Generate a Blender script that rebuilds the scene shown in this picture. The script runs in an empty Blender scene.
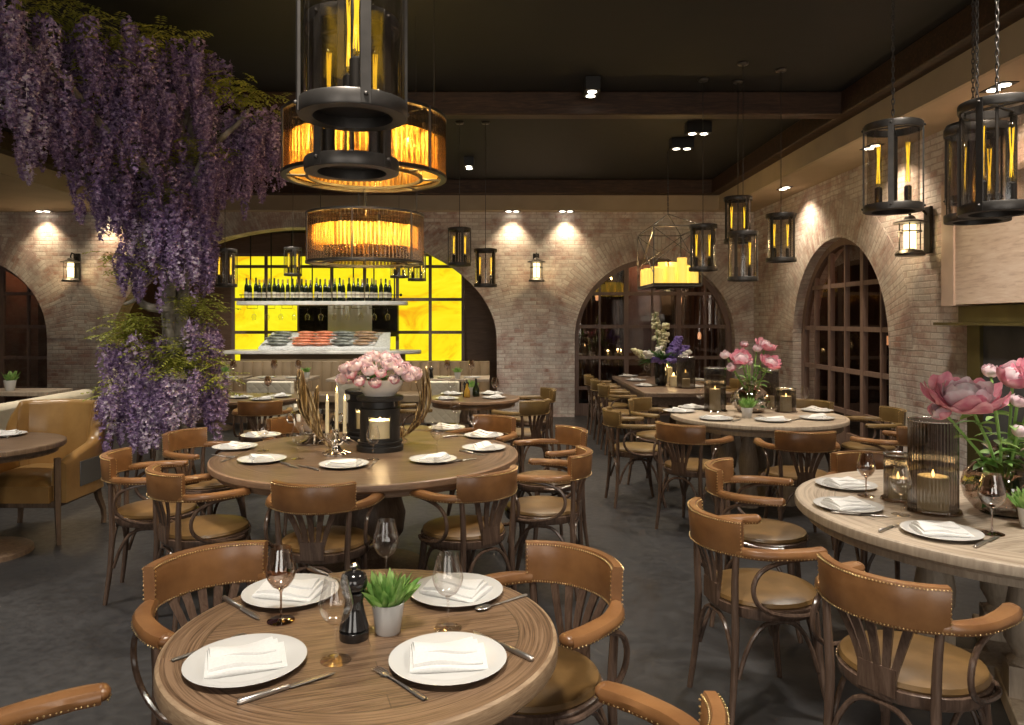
import bpy, math, random
from mathutils import Vector, Matrix
R = random.Random(7)
PI = math.pi
C = bpy.context.scene.collection
F, CX, CY, H = 740.0, 505.0, 320.0, 1.6
def at(px, py, z=.76):
    d = F*(H-z)/(py-CY)
    return ((px-CX)/F*d, d)
def pt(px, py, d):
    return Vector(((px-CX)/F*d, d, H+(CY-py)/F*d))
# ------------------------------------------------------------------ mesh helper
class MB:
    def __init__(s): s.v=[]; s.f=[]; s.sm=[]
    def add(s, vs, fs, smooth=True, mat=None):
        n=len(s.v)
        if mat is not None: vs=[mat@Vector(q) for q in vs]
        s.v += [tuple(q) for q in vs]
        s.f += [tuple(i+n for i in f) for f in fs]
        s.sm += [smooth]*len(fs)
        return s
    def box(s, c, d, rz=0, mat=None):
        x,y,z=d[0]/2,d[1]/2,d[2]/2
        m=Matrix.Translation(c)@Matrix.Rotation(rz,4,'Z')
        if mat is not None: m=mat@m
        vs=[(-x,-y,-z),(x,-y,-z),(x,y,-z),(-x,y,-z),(-x,-y,z),(x,-y,z),(x,y,z),(-x,y,z)]
        return s.add(vs,[(0,3,2,1),(4,5,6,7),(0,1,5,4),(1,2,6,5),(2,3,7,6),(3,0,4,7)],False,m)
    def bb(s, a, b):
        return s.box([(a[i]+b[i])/2 for i in range(3)],[abs(b[i]-a[i]) for i in range(3)])
    def lathe(s, prof, n=32, c=(0,0,0), smooth=True, mat=None, rf=None, cap=True):
        vs=[];fs=[]
        for (r,z) in prof:
            for k in range(n):
                a=2*PI*k/n; rr=r*(rf(a,z) if rf else 1)
                vs.append((c[0]+rr*math.cos(a),c[1]+rr*math.sin(a),c[2]+z))
        m=len(prof)
        for j in range(m-1):
            for k in range(n):
                k2=(k+1)%n
                fs.append((j*n+k,j*n+k2,(j+1)*n+k2,(j+1)*n+k))
        if cap:
            if prof[0][0]>1e-4: fs.append(tuple(range(n-1,-1,-1)))
            if prof[-1][0]>1e-4: fs.append(tuple((m-1)*n+k for k in range(n)))
        return s.add(vs,fs,smooth,mat)
    def tube(s, pts, r, n=8, closed=False, cap=True, flat=None, up=None, smooth=True):
        pts=[Vector(p) for p in pts]; m=len(pts)
        rs = r if isinstance(r,(list,tuple)) else [r]*m
        vs=[];fs=[];prev=None
        for i,p in enumerate(pts):
            if closed: t=pts[(i+1)%m]-pts[i-1]
            else: t=pts[min(i+1,m-1)]-pts[max(i-1,0)]
            if t.length<1e-9: t=Vector((0,0,1))
            t.normalize()
            if up is not None: a=Vector(up)
            elif prev is None: a=Vector((0,0,1)) if abs(t.z)<.9 else Vector((1,0,0))
            else: a=prev
            b=a-t*a.dot(t)
            if b.length<1e-6: b=t.orthogonal()
            b.normalize(); prev=b; c=t.cross(b)
            fl = flat if flat else 1
            for k in range(n):
                an=2*PI*k/n
                vs.append(p+b*(rs[i]*math.cos(an))+c*(rs[i]*fl*math.sin(an)))
        mm=m if closed else m-1
        for i in range(mm):
            for k in range(n):
                a0=i*n+k;a1=i*n+(k+1)%n;b0=((i+1)%m)*n+k;b1=((i+1)%m)*n+(k+1)%n
                fs.append((a0,a1,b1,b0))
        if cap and not closed:
            fs.append(tuple(range(n-1,-1,-1))); fs.append(tuple((m-1)*n+k for k in range(n)))
        return s.add(vs,fs,smooth)
    def stube(s, pts, r, n=8, m=4, **k):
        P=[Vector(p) for p in pts]; rs=r if isinstance(r,(list,tuple)) else [r]*len(P); Q=[];W=[]
        for i in range(len(P)-1):
            a,b,c,d=P[max(i-1,0)],P[i],P[i+1],P[min(i+2,len(P)-1)]
            for j in range(m):
                t=j/m; Q.append(.5*((2*b)+(c-a)*t+(2*a-5*b+4*c-d)*t*t+(3*b-a-3*c+d)*t**3)); W.append(rs[i]*(1-t)+rs[i+1]*t)
        Q.append(P[-1]); W.append(rs[-1]); return s.tube(Q,W,n,**k)
    def sweep(s, pts, sect, smooth=True, outs=None, cap=True, scales=None):
        # sect: list of (radial, z); path in XY; radial direction = right-hand normal of the path
        pts=[Vector(p) for p in pts]; m=len(pts); n=len(sect); vs=[];fs=[]
        for i,p in enumerate(pts):
            t=pts[min(i+1,m-1)]-pts[max(i-1,0)]; t.z=0; t.normalize()
            o=Vector((t.y,-t.x,0)); sc=scales[i] if scales else (1,1)
            for (a,z) in sect: vs.append(p+o*a*sc[0]+Vector((0,0,z*sc[1])))
        for i in range(m-1):
            for k in range(n):
                fs.append((i*n+k,i*n+(k+1)%n,(i+1)*n+(k+1)%n,(i+1)*n+k))
        if cap: fs.append(tuple(range(n-1,-1,-1))); fs.append(tuple((m-1)*n+k for k in range(n)))
        return s.add(vs,fs,smooth)
    def grid(s, fn, nu, nv, smooth=True, mat=None):
        vs=[fn(i/nu,j/nv) for j in range(nv+1) for i in range(nu+1)]
        fs=[(j*(nu+1)+i,j*(nu+1)+i+1,(j+1)*(nu+1)+i+1,(j+1)*(nu+1)+i) for j in range(nv) for i in range(nu)]
        return s.add(vs,fs,smooth,mat)
    def ball(s, c, r, n=10, mat=None, sc=(1,1,1)):
        m=max(4,n*2//3)
        prof=[(max(1e-5,r*math.sin(PI*j/m)),-r*math.cos(PI*j/m)) for j in range(m+1)]
        vs=[];fs=[]
        for (q,z) in prof:
            for k in range(n):
                a=2*PI*k/n; vs.append((c[0]+sc[0]*q*math.cos(a),c[1]+sc[1]*q*math.sin(a),c[2]+sc[2]*z))
        for j in range(m):
            for k in range(n):
                k2=(k+1)%n; fs.append((j*n+k,j*n+k2,(j+1)*n+k2,(j+1)*n+k))
        return s.add(vs,fs,True,mat)
    def mesh(s, name, mat):
        me=bpy.data.meshes.new(name); me.from_pydata(s.v,[],s.f)
        me.polygons.foreach_set('use_smooth',s.sm)
        me.materials.append(mat); me.update(); return me
def obj(name, mb, mat, parent=None, loc=None, bevel=0, rotz=0, label=None, subd=0, solid=0, sharp=True):
    me = mb if isinstance(mb,bpy.types.Mesh) else mb.mesh(name,mat)
    o=bpy.data.objects.new(name,me); C.objects.link(o)
    if parent: o.parent=parent
    if loc is not None: o.location=loc
    o.rotation_euler=(0,0,rotz)
    if label: o['label']=label
    if solid:
        m=o.modifiers.new('s','SOLIDIFY'); m.thickness=solid; m.offset=0
    if bevel:
        m=o.modifiers.new('b','BEVEL'); m.width=bevel; m.segments=2; m.limit_method='ANGLE'; m.angle_limit=.6
    if subd:
        m=o.modifiers.new('u','SUBSURF'); m.levels=subd; m.render_levels=subd
    if sharp and not subd and not isinstance(mb,bpy.types.Mesh):
        try: me.set_sharp_from_angle(angle=math.radians(38))
        except Exception: pass
    return o
def tag(o,label,cat,group=None):
    o['label']=label; o['category']=cat
    if group: o['group']=group
    return o
def thing(name,label,cat,loc=(0,0,0),rotz=0,group=None):
    o=bpy.data.objects.new(name,None); C.objects.link(o); o.empty_display_size=.1
    o.location=loc; o.rotation_euler=(0,0,rotz)
    return tag(o,label,cat,group)
def struct(name,mb,mat,parent=None,**k):
    o=obj(name,mb,mat,parent,**k)
    if parent is None: o['kind']='structure'
    return o
KIDS={}
def kids(o):
    return [c for c in o.children]
def dup(root,label,loc,rotz=0,group=None,scale=None):
    r=root.copy(); C.objects.link(r); r.location=loc; r.rotation_euler=(0,0,rotz)
    r['label']=label
    if group: r['group']=group
    if scale: r.scale=(scale,)*3 if not isinstance(scale,tuple) else scale
    for ch in list(root.children):
        c=ch.copy(); C.objects.link(c); c.parent=r
        for g in list(ch.children):
            d=g.copy(); C.objects.link(d); d.parent=c
    return r
class Proto:
    """the first placing moves the thing itself, later ones copy it"""
    def __init__(s,root): s.root=root; s.used=False
    def put(s,label,loc,rotz=0,group=None,scale=None):
        if not s.used:
            s.used=True; r=s.root; r.location=loc; r.rotation_euler=(0,0,rotz); r['label']=label
            if group: r['group']=group
            if scale: r.scale=(scale,)*3 if not isinstance(scale,tuple) else scale
            return r
        r=dup(s.root,label,loc,rotz,group,scale)
        if not scale: r.scale=(1,1,1)
        return r
def up(o):
    bpy.context.view_layer.update()
ORD=['first','second','third','fourth','fifth','sixth','seventh','eighth','ninth','tenth','eleventh','twelfth','thirteenth','fourteenth','fifteenth','sixteenth','seventeenth','eighteenth','nineteenth','twentieth']
ORD+=['twenty-'+w for w in ORD[:9]]+['thirtieth']+['thirty-'+w for w in ORD[:9]]
def nth(i): return ORD[i]
# ------------------------------------------------------------------ materials
MAT={}
class N:
    def __init__(s,name):
        s.m=bpy.data.materials.new(name); s.m.use_nodes=True; s.t=s.m.node_tree; s.t.nodes.clear()
        s.out=s.t.nodes.new('ShaderNodeOutputMaterial'); MAT[name]=s.m
    def n(s,typ,**k):
        q=s.t.nodes.new('ShaderNode'+typ)
        for a,b in k.items():
            if a in('op',): q.operation=b
            elif hasattr(q,a): setattr(q,a,b)
            else: s.set(q,a,b)
        return q
    def set(s,q,i,v):
        key=i.replace('_',' ') if isinstance(i,str) else i
        inp=q.inputs[key]
        if isinstance(v,bpy.types.NodeSocket): s.t.links.new(v,inp)
        elif hasattr(v,'outputs'): s.t.links.new(v.outputs[0],inp)
        else:
            if isinstance(v,tuple) and len(v)==3 and inp.type=='RGBA': v=v+(1,)
            inp.default_value=v
    def math(s,op,a,b=0.0,c=None):
        q=s.n('Math',op=op); s.set(q,0,a); s.set(q,1,b)
        if c is not None: s.set(q,2,c)
        return q.outputs[0]
    def mix(s,f,a,b,blend='MIX'):
        q=s.n('MixRGB'); q.blend_type=blend; s.set(q,0,f); s.set(q,1,a); s.set(q,2,b); return q.outputs[0]
    def ramp(s,f,stops):
        q=s.n('ValToRGB'); s.set(q,0,f); e=q.color_ramp.elements
        while len(e)<len(stops): e.new(.5)
        for i,(p,c) in enumerate(stops):
            e[i].position=p; e[i].color=(c if isinstance(c,tuple) else (c,c,c))+(1,)
        return q.outputs[0]
    def coord(s,kind='Object'): return s.n('TexCoord').outputs[kind]
    def mapping(s,v,scale=(1,1,1),rot=(0,0,0),loc=(0,0,0)):
        q=s.n('Mapping'); s.set(q,0,v); q.inputs['Scale'].default_value=scale; q.inputs['Rotation'].default_value=rot; q.inputs['Location'].default_value=loc; return q.outputs[0]
    def noise(s,v,scale,detail=3,rough=.5,dist=0,out=0):
        q=s.n('TexNoise'); s.set(q,'Vector',v); q.inputs['Scale'].default_value=scale; q.inputs['Detail'].default_value=detail
        q.inputs['Roughness'].default_value=rough; q.inputs['Distortion'].default_value=dist; return q.outputs[out]
    def bump(s,h,st=.3,d=.01):
        q=s.n('Bump'); s.set(q,'Height',h); q.inputs['Strength'].default_value=st; q.inputs['Distance'].default_value=d; return q.outputs[0]
    def bsdf(s,col,rough=.5,metal=0,bump=None,**k):
        q=s.n('BsdfPrincipled'); s.set(q,'Base Color',col); s.set(q,'Roughness',rough); s.set(q,'Metallic',metal)
        if bump is not None: s.set(q,'Normal',bump)
        for a,b in k.items(): s.set(q,a.replace('_',' '),b)
        s.t.links.new(q.outputs[0],s.out.inputs[0]); return q
    def surf(s,sh): s.t.links.new(sh if isinstance(sh,bpy.types.NodeSocket) else sh.outputs[0],s.out.inputs[0])
def simple(name,col,rough=.5,metal=0,ns=0,namt=.15,**k):
    m=N(name)
    if ns:
        v=m.coord(); f=m.noise(v,ns,4)
        c2=tuple(max(0,c*(1-namt*2)) for c in col); c3=tuple(min(1,c*(1+namt)) for c in col)
        c=m.ramp(f,[(.3,c2),(.7,c3)]); m.bsdf(c,rough,metal,m.bump(f,.12,.004),**k)
    else: m.bsdf(col,rough,metal,**k)
    return m.m
def emis(name,col,st):
    m=N(name); m.surf(m.n('Emission',Color=col,Strength=st)); return m.m
def glassy(name,tint,refl=.12,edge=.6,rough=.02,gcol=(1,1,1),bumpscale=0):
    m=N(name)
    lw=m.n('LayerWeight'); lw.inputs[0].default_value=.35
    f=m.math('MULTIPLY_ADD',lw.outputs['Facing'],edge,refl)
    f=m.math('MINIMUM',f,1.0)
    t=m.n('BsdfTransparent',Color=tint); g=m.n('BsdfGlossy',Color=gcol,Roughness=rough)
    mx=m.n('MixShader'); m.set(mx,0,f); m.set(mx,1,t.outputs[0]); m.set(mx,2,g.outputs[0]); m.surf(mx); return m.m
def brick(name,axis,polar=None):
    m=N(name); v=m.coord()
    sp=m.n('SeparateXYZ'); m.set(sp,0,v)
    u=sp.outputs['X'] if axis=='x' else sp.outputs['Y']; w=sp.outputs['Z']
    if polar:
        cx,cz,r0=polar
        du=m.math('SUBTRACT',u,cx); dw=m.math('SUBTRACT',w,cz)
        ang=m.math('ARCTAN2',dw,du)
        rad=m.math('SQRT',m.math('ADD',m.math('MULTIPLY',du,du),m.math('MULTIPLY',dw,dw)))
        u2=rad; w2=m.math('MULTIPLY',ang,r0)
    else: u2,w2=u,w
    cb=m.n('CombineXYZ'); m.set(cb,0,u2); m.set(cb,1,w2)
    nz=m.noise(v,6,3,out=1)
    vv=m.n('VectorMath',operation='MULTIPLY_ADD'); m.set(vv,0,nz); vv.inputs[1].default_value=(.02,.02,0); m.set(vv,2,cb.outputs[0])
    b=m.n('TexBrick'); m.set(b,'Vector',vv.outputs[0]); b.inputs['Scale'].default_value=1
    b.inputs['Brick Width'].default_value=.21; b.inputs['Row Height'].default_value=.062
    b.inputs['Mortar Size'].default_value=.008; b.inputs['Mortar Smooth'].default_value=.4; b.inputs['Bias'].default_value=0
    b.inputs['Color1'].default_value=(1,1,1,1); b.inputs['Color2'].default_value=(0,0,0,1); b.inputs['Mortar'].default_value=(.5,.5,.5,1)
    br=m.n('RGBToBW'); m.set(br,0,b.outputs[0])
    big=m.noise(v,1.3,5,.6); mid=m.noise(v,7,5,.65); fin=m.noise(v,40,4,.6)
    # how much whitewash is left
    s1=m.math('MULTIPLY_ADD',br.outputs[0],.30,m.math('MULTIPLY',big,.55))
    s2=m.math('MULTIPLY_ADD',mid,.6,s1)
    col=m.ramp(s2,[(.38,(.36,.19,.155)),(.50,(.54,.37,.31)),(.62,(.70,.59,.53)),(.80,(.82,.76,.70))])
    red=m.math('MULTIPLY',m.ramp(m.noise(v,2.8,6,.68,.4),[(.50,0.0),(.62,1.0)]),.55)
    col=m.mix(red,col,(.42,.205,.17))
    dirty=m.ramp(m.noise(v,2.1,6,.7),[(.36,(.36,.36,.38)),(.52,(1,1,1))])
    col=m.mix(.42,col,dirty,'MULTIPLY')
    col=m.mix(m.math('MULTIPLY',b.outputs['Fac'],.55),col,(.44,.355,.31))
    col=m.mix(.35,col,m.ramp(fin,[(.3,.55),(.7,1.0)]),'MULTIPLY')
    hh=m.math('ADD',m.math('MULTIPLY',b.outputs['Fac'],-1.0),m.math('MULTIPLY_ADD',mid,.6,m.math('MULTIPLY',fin,.35)))
    m.bsdf(col,.85,0,m.bump(hh,.7,.012)); return m.m
def wood(name,cols,scale=(1,14,14),rough=.45,planks=0,ring=0,bumpst=.25,axis=0):
    """grain runs along x; planks = plank width across y; ring = table radius with a radial border"""
    m=N(name); v=m.coord()
    rot=(0,0,0) if axis==0 else ((0,PI/2,0) if axis==2 else (0,0,PI/2))
    g=m.mapping(v,scale,rot)
    f=m.noise(g,2.2,6,.6,1.5); f2=m.noise(g,9,4,.6)
    if ring:
        sp=m.n('SeparateXYZ'); m.set(sp,0,v); x,y=sp.outputs[0],sp.outputs[1]
        rad=m.math('SQRT',m.math('ADD',m.math('MULTIPLY',x,x),m.math('MULTIPLY',y,y)))
        an=m.math('MULTIPLY',m.math('ARCTAN2',y,x),ring*.6)
        cb=m.n('CombineXYZ'); m.set(cb,0,m.math('MULTIPLY',an,scale[0])); m.set(cb,1,m.math('MULTIPLY',rad,scale[1]*1.2))
        fr=m.noise(cb.outputs[0],2.2,6,.6,.8); fr2=m.noise(cb.outputs[0],9,4,.6)
        isr=m.math('GREATER_THAN',rad,ring*.80)
        f=m.mix(isr,f,fr); f2=m.mix(isr,f2,fr2)
    mixf=m.math('MULTIPLY_ADD',f2,.35,m.math('MULTIPLY',f,.75))
    n=len(cols); lo,hi=(.41,.63) if ring else (.36,.72)
    col=m.ramp(mixf,[(lo+(hi-lo)*i/(n-1),c) for i,c in enumerate(cols)])
    h=mixf
    if planks:
        b=m.n('TexBrick'); m.set(b,'Vector',m.mapping(v,(1,1,1),(0,0,0),(0,.013,0))); b.inputs['Scale'].default_value=1
        b.inputs['Brick Width'].default_value=3.0; b.inputs['Row Height'].default_value=planks; b.inputs['Mortar Size'].default_value=.0016
        b.inputs['Color1'].default_value=(1,1,1,1); b.inputs['Color2'].default_value=(.72,.72,.72,1); b.inputs['Mortar'].default_value=(.35,.35,.35,1)
        pc=b.outputs[0]
        if ring:
            line=m.math('LESS_THAN',m.math('ABSOLUTE',m.math('SUBTRACT',rad,ring*.80)),.0022)
            pc=m.mix(isr,pc,(.95,.95,.95)); pc=m.mix(line,pc,(.35,.35,.35))
        col=m.mix(.8,col,pc,'MULTIPLY')
    m.bsdf(col,rough,0,m.bump(h,bumpst,.003)); return m.m
brick('brick_back','x'); brick('brick_right','y')
simple('soffit_paint',(.50,.40,.28),.8,ns=3,namt=.04)
simple('fascia_paint',(.44,.355,.25),.8,ns=3,namt=.04)
simple('ceiling_black',(.0055,.0052,.005),.75,ns=6,namt=.1)
m=N('floor_concrete'); v=m.coord(); f=m.noise(v,1.6,7,.65); f2=m.noise(v,18,5,.6)
col=m.ramp(m.math('MULTIPLY_ADD',f2,.3,m.math('MULTIPLY',f,.7)),[(.3,(.015,.015,.0165)),(.7,(.036,.035,.036))])
m.bsdf(col,m.ramp(f2,[(.3,.34),(.7,.5)]),0,m.bump(f2,.08,.004))
wood('beam_wood',[(.018,.009,.005),(.042,.020,.010),(.08,.04,.021)],(1,9,9),.6)
wood('beam_wood_y',[(.018,.009,.005),(.042,.020,.010),(.08,.04,.021)],(1,9,9),.6,axis=1)
wood('table_oak',[(.048,.025,.014),(.155,.092,.052),(.25,.158,.095)],(1.6,52,52),.40,planks=.085,ring=.517)
wood('table_walnut',[(.060,.036,.022),(.125,.078,.048),(.20,.13,.082)],(1.2,34,34),.34,planks=.10,ring=.95)
wood('table_grey',[(.26,.20,.145),(.39,.31,.23),(.50,.41,.31)],(1.2,16,16),.5,planks=.14,ring=.9)
wood('rim_oak',[(.19,.12,.07),(.30,.205,.125),(.40,.29,.185)],(2,6,40),.4)
wood('rim_walnut',[(.15,.088,.052),(.23,.14,.085),(.31,.20,.125)],(2,6,30),.4)
wood('pedestal_dark',[(.07,.045,.03),(.13,.085,.055),(.2,.135,.09)],(10,10,1.2),.45)
wood('pedestal_grey',[(.25,.2,.15),(.36,.29,.22),(.45,.37,.28)],(10,10,1.5),.55)
wood('chair_wood',[(.060,.036,.025),(.105,.066,.047),(.16,.105,.076)],(14,14,1.5),.20)
wood('alcove_wood',[(.13,.075,.048),(.18,.105,.068),(.23,.14,.09)],(1,9,9),.5)
wood('hood_wood',[(.50,.34,.25),(.72,.55,.43),(.82,.67,.55)],(.8,1,7),.5,axis=1)
wood('window_wood',[(.17,.115,.095),(.22,.15,.125),(.27,.185,.155)],(8,8,1),.5)
def leather(name,a,b,rough=.38):
    m=N(name); v=m.coord(); f=m.noise(v,5,5,.6); cr=m.noise(v,140,2,.5)
    col=m.ramp(f,[(.3,a),(.7,b)]); m.bsdf(col,rough,0,m.bump(m.math('MULTIPLY_ADD',cr,.5,f),.14,.003),Coat_Weight=.15,Coat_Roughness=.3); return m.m
leather('leather_tan',(.135,.056,.020),(.29,.140,.053),.32)
leather('leather_olive',(.095,.053,.018),(.19,.108,.038),.36)
leather('leather_green',(.115,.068,.022),(.205,.128,.044),.40)
leather('leather_club',(.25,.135,.042),(.37,.215,.075),.3)
simple('brass_nail',(.75,.55,.28),.3,1)
simple('iron',(.10,.092,.085),.42,.75,ns=20,namt=.1)
simple('iron_dark',(.035,.032,.03),.5,.6,ns=20,namt=.1)
simple('steel',(.55,.53,.5),.2,1)
simple('cutlery_dark',(.50,.47,.44),.28,.9)
simple('silver',(.72,.66,.58),.16,1)
simple('black_gloss',(.012,.011,.011),.14,0,Coat_Weight=.5)
simple('black_matte',(.018,.018,.019),.45)
simple('porcelain',(.58,.575,.56),.22)
simple('linen',(.68,.675,.66),.85,ns=180,namt=.03)
simple('linen_cream',(.62,.56,.44),.85,ns=60,namt=.05)
simple('marble',(.82,.80,.76),.25,ns=5,namt=.12)
simple('soil',(.05,.035,.02),.9,ns=60)
simple('wax',(.78,.70,.50),.5,0,Emission_Color=(1,.66,.25,1),Emission_Strength=.10)  # weak emission stands in for flame light glowing through the wax
m=N('bronze'); v=m.coord(); f=m.noise(m.mapping(v,(30,30,3)),2,4,.6,1); m.bsdf(m.ramp(f,[(.33,(.05,.03,.018)),(.5,(.26,.17,.08)),(.62,(.75,.58,.32))]),.32,.7,m.bump(f,.3,.004))
simple('olive_metal',(.13,.105,.04),.4,.5,ns=4,namt=.15)
simple('firebox',(.09,.088,.088),.7,ns=5,namt=.15)
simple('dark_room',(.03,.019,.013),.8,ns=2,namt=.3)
simple('ice',(.78,.80,.80),.4,ns=30,namt=.1)
simple('salmon',(.78,.27,.15),.3,ns=14,namt=.2)
simple('fish_grey',(.22,.24,.22),.3,ns=14,namt=.35)
simple('fish_brown',(.42,.27,.16),.35,ns=14,namt=.3)
simple('bottle_green',(.007,.014,.006),.12,0,Coat_Weight=.4)
simple('bottle_label',(.80,.74,.58),.6)
simple('foil',(.55,.36,.12),.35,.5)
simple('banquette_tan',(.30,.22,.135),.5,ns=3,namt=.08)
simple('stem_green',(.22,.40,.10),.5)
simple('bark',(.30,.27,.22),.85,ns=11,namt=.35)
simple('steel_panel',(.80,.80,.79),.40,.3)
def leafmat(name,a,b,rough=.5,tr=.35):
    m=N(name); v=m.coord(); f=m.noise(v,23,2,.5); col=m.ramp(f,[(.35,a),(.65,b)])
    p=m.n('BsdfPrincipled'); m.set(p,'Base Color',col); p.inputs['Roughness'].default_value=rough
    t=m.n('BsdfTranslucent'); m.set(t,'Color',col); mx=m.n('MixShader'); mx.inputs[0].default_value=tr
    m.set(mx,1,p.outputs[0]); m.set(mx,2,t.outputs[0]); m.surf(mx); return m.m
leafmat('leaf_green',(.13,.30,.06),(.36,.55,.17))
leafmat('leaf_dark',(.035,.10,.03),(.10,.20,.05))
leafmat('leaf_yellow',(.22,.25,.035),(.50,.50,.10))
leafmat('petal_pink',(.72,.22,.32),(.90,.50,.56),.55,.2)
leafmat('petal_pale',(.86,.60,.66),(.95,.84,.86),.55,.2)
leafmat('petal_cream',(.62,.56,.30),(.80,.76,.55),.6,.2)
leafmat('petal_violet',(.13,.08,.34),(.26,.18,.50),.6,.2)
leafmat('petal_white',(.80,.78,.74),(.92,.88,.84),.6,.2)
m=N('wisteria_petal'); v=m.coord(); f=m.noise(v,38,2,.5); oi=m.n('ObjectInfo')
ff=m.math('MULTIPLY_ADD',oi.outputs['Random'],.22,m.math('MULTIPLY_ADD',f,1.0,-.085))
col=m.ramp(ff,[(.30,(.20,.12,.27)),(.46,(.36,.25,.44)),(.58,(.56,.43,.62)),(.70,(.84,.76,.84))])
p=m.n('BsdfPrincipled'); m.set(p,'Base Color',col); p.inputs['Roughness'].default_value=.6
t=m.n('BsdfTranslucent'); m.set(t,'Color',col); mx=m.n('MixShader'); mx.inputs[0].default_value=.25
m.set(mx,1,p.outputs[0]); m.set(mx,2,t.outputs[0]); m.surf(mx)
glassy('clear_glass',(.97,.96,.95),.035,.55)
glassy('wine_glass',(.97,.955,.94),.05,.45)
glassy('lantern_glass',(.84,.81,.78),.05,.4,.10)
glassy('smoke_glass',(.36,.33,.31),.06,.5,.05)
glassy('amber_glass',(.60,.48,.40),.11,.7,.03)
glassy('rod_glass',(.60,.52,.43),.05,.22,.2,(1,.85,.65))
simple('red_wine',(.10,.008,.006),.1)
m=N('window_pane'); f=m.noise(m.coord(),1.7,3,.5)
lw=m.n('LayerWeight'); lw.inputs[0].default_value=.3
t=m.n('BsdfTransparent',Color=(.80,.74,.70)); g=m.n('BsdfGlossy',Color=(1,.93,.88),Roughness=.025); m.set(g,'Normal',m.bump(f,.05,.02))
mx=m.n('MixShader'); m.set(mx,0,m.math('MULTIPLY_ADD',lw.outputs['Facing'],.35,.13)); m.set(mx,1,t.outputs[0]); m.set(mx,2,g.outputs[0]); m.surf(mx)
m=N('diffuser'); t=m.n('BsdfTranslucent',Color=(1,.62,.16)); d=m.n('BsdfDiffuse',Color=(.8,.42,.12)); tp=m.n('BsdfTransparent',Color=(1,.8,.5))
mx=m.n('MixShader'); mx.inputs[0].default_value=.3; m.set(mx,1,t.outputs[0]); m.set(mx,2,d.outputs[0])
m2=m.n('MixShader'); m2.inputs[0].default_value=.22; m.set(m2,1,mx.outputs[0]); m.set(m2,2,tp.outputs[0]); m.surf(m2)
emis('bulb_glow',(1,.72,.22),9); emis('filament',(1,.58,.03),2.0); emis('flame',(1,.62,.18),12)
simple('candle_lit',(.85,.62,.16),.5,Emission_Color=(1,.66,.10,1),Emission_Strength=.62); emis('sconce_glow',(1,.80,.40),3.0); emis('spot_glow',(1,.90,.72),9)
emis('room_glow',(1,.45,.2),.9); emis('ember',(1,.2,.04),1.2)
m=N('onyx'); f=m.noise(m.mapping(m.coord(),(1,1,1.6),(0,.5,0)),1.1,5,.62,1.4)
col=m.ramp(f,[(.30,(.86,.36,.01)),(.43,(.90,.72,.012)),(.60,(.92,.84,.02)),(.8,(1,.93,.10))])
e=m.n('Emission'); m.set(e,'Color',col); e.inputs[1].default_value=1.05; m.surf(e)
# ------------------------------------------------------------------ the room shell
ZS=3.38; ZC=3.845; ZF=3.615; YB=12.2; XR=4.1
def wallmesh(u0,u1,arches,top,fn,depth):
    """arches: (centre, half width, spring z, rise). fn maps (u, depth, z) to the world"""
    mb=MB(); us={u0,u1}
    NSEG=40
    for (c,h,zs,ri) in arches:
        for k in range(NSEG+1):
            u=c-h*math.cos(PI*k/NSEG)
            if u0<=u<=u1: us.add(round(u,5))
        for e in (c-h,c+h):
            if u0<e<u1: us.add(round(e,5))
    us=sorted(us)
    def low(u,mid):
        for (c,h,zs,ri) in arches:
            if abs(mid-c)<h:
                q=max(0,1-((u-c)/h)**2); return zs+ri*math.sqrt(q)
        return 0.0
    for a,b in zip(us[:-1],us[1:]):
        mid=(a+b)/2; za,zb=low(a,mid),low(b,mid)
        mb.add([fn(a,0,za),fn(b,0,zb),fn(b,0,top),fn(a,0,top)],[(0,1,2,3)],False)
        if za>0 or zb>0: mb.add([fn(a,0,za),fn(b,0,zb),fn(b,depth,zb),fn(a,depth,za)],[(0,3,2,1)],False)
    for (c,h,zs,ri) in arches:
        for e in (c-h,c+h):
            if u0<=e<=u1: mb.add([fn(e,0,0),fn(e,0,zs),fn(e,depth,zs),fn(e,depth,0)],[(0,1,2,3)],False)
    return mb
def archring(c,h,zs,ri,w,fn,t=.004):
    mb=MB(); n=48
    def P(k,off):
        a=PI*k/n; x=-math.cos(a); z=math.sin(a)
        # offset along the ellipse normal
        nx,nz=x*ri,z*h; L=math.hypot(nx,nz) or 1
        return c+h*x+off*nx/L, zs+ri*z+off*nz/L
    for k in range(n):
        p=[P(k,.0),P(k+1,.0),P(k+1,w),P(k,w)]
        mb.add([fn(q[0],-t,q[1]) for q in p],[(0,1,2,3)],False)
        mb.add([fn(p[3][0],-t,p[3][1]),fn(p[2][0],-t,p[2][1]),fn(p[2][0],0,p[2][1]),fn(p[3][0],0,p[3][1])],[(0,1,2,3)],False)
        mb.add([fn(p[0][0],-t,p[0][1]),fn(p[1][0],-t,p[1][1]),fn(p[1][0],0,p[1][1]),fn(p[0][0],0,p[0][1])],[(3,2,1,0)],False)
    return mb
fb=lambda u,d,z:(u,YB+d,z)
fr=lambda u,d,z:(XR+d,u,z)
A_WIN=(2.47,1.32,1.30,1.32); A_LEFT=(-8.87,1.32,1.30,1.32); A_BAR=(-3.30,3.165,1.27,1.86)
struct('wall_back',wallmesh(-11.5,XR,[A_LEFT,A_BAR,A_WIN],4.2,fb,.35),MAT['brick_back'])
A_RW=(9.22,1.32,1.30,1.32)
struct('wall_right',wallmesh(-4.0,YB,[A_RW],4.2,fr,.35),MAT['brick_right'])
for i,(a,f,ax) in enumerate(((A_WIN,fb,'x'),(A_LEFT,fb,'x'),(A_BAR,fb,'x'),(A_RW,fr,'y'))):
    mt=brick('brick_arch_%d'%i,ax,(a[0],a[2],a[1]+.2))
    struct('trim_%d'%(i+1),archring(*a,.46,f),mt)
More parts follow.
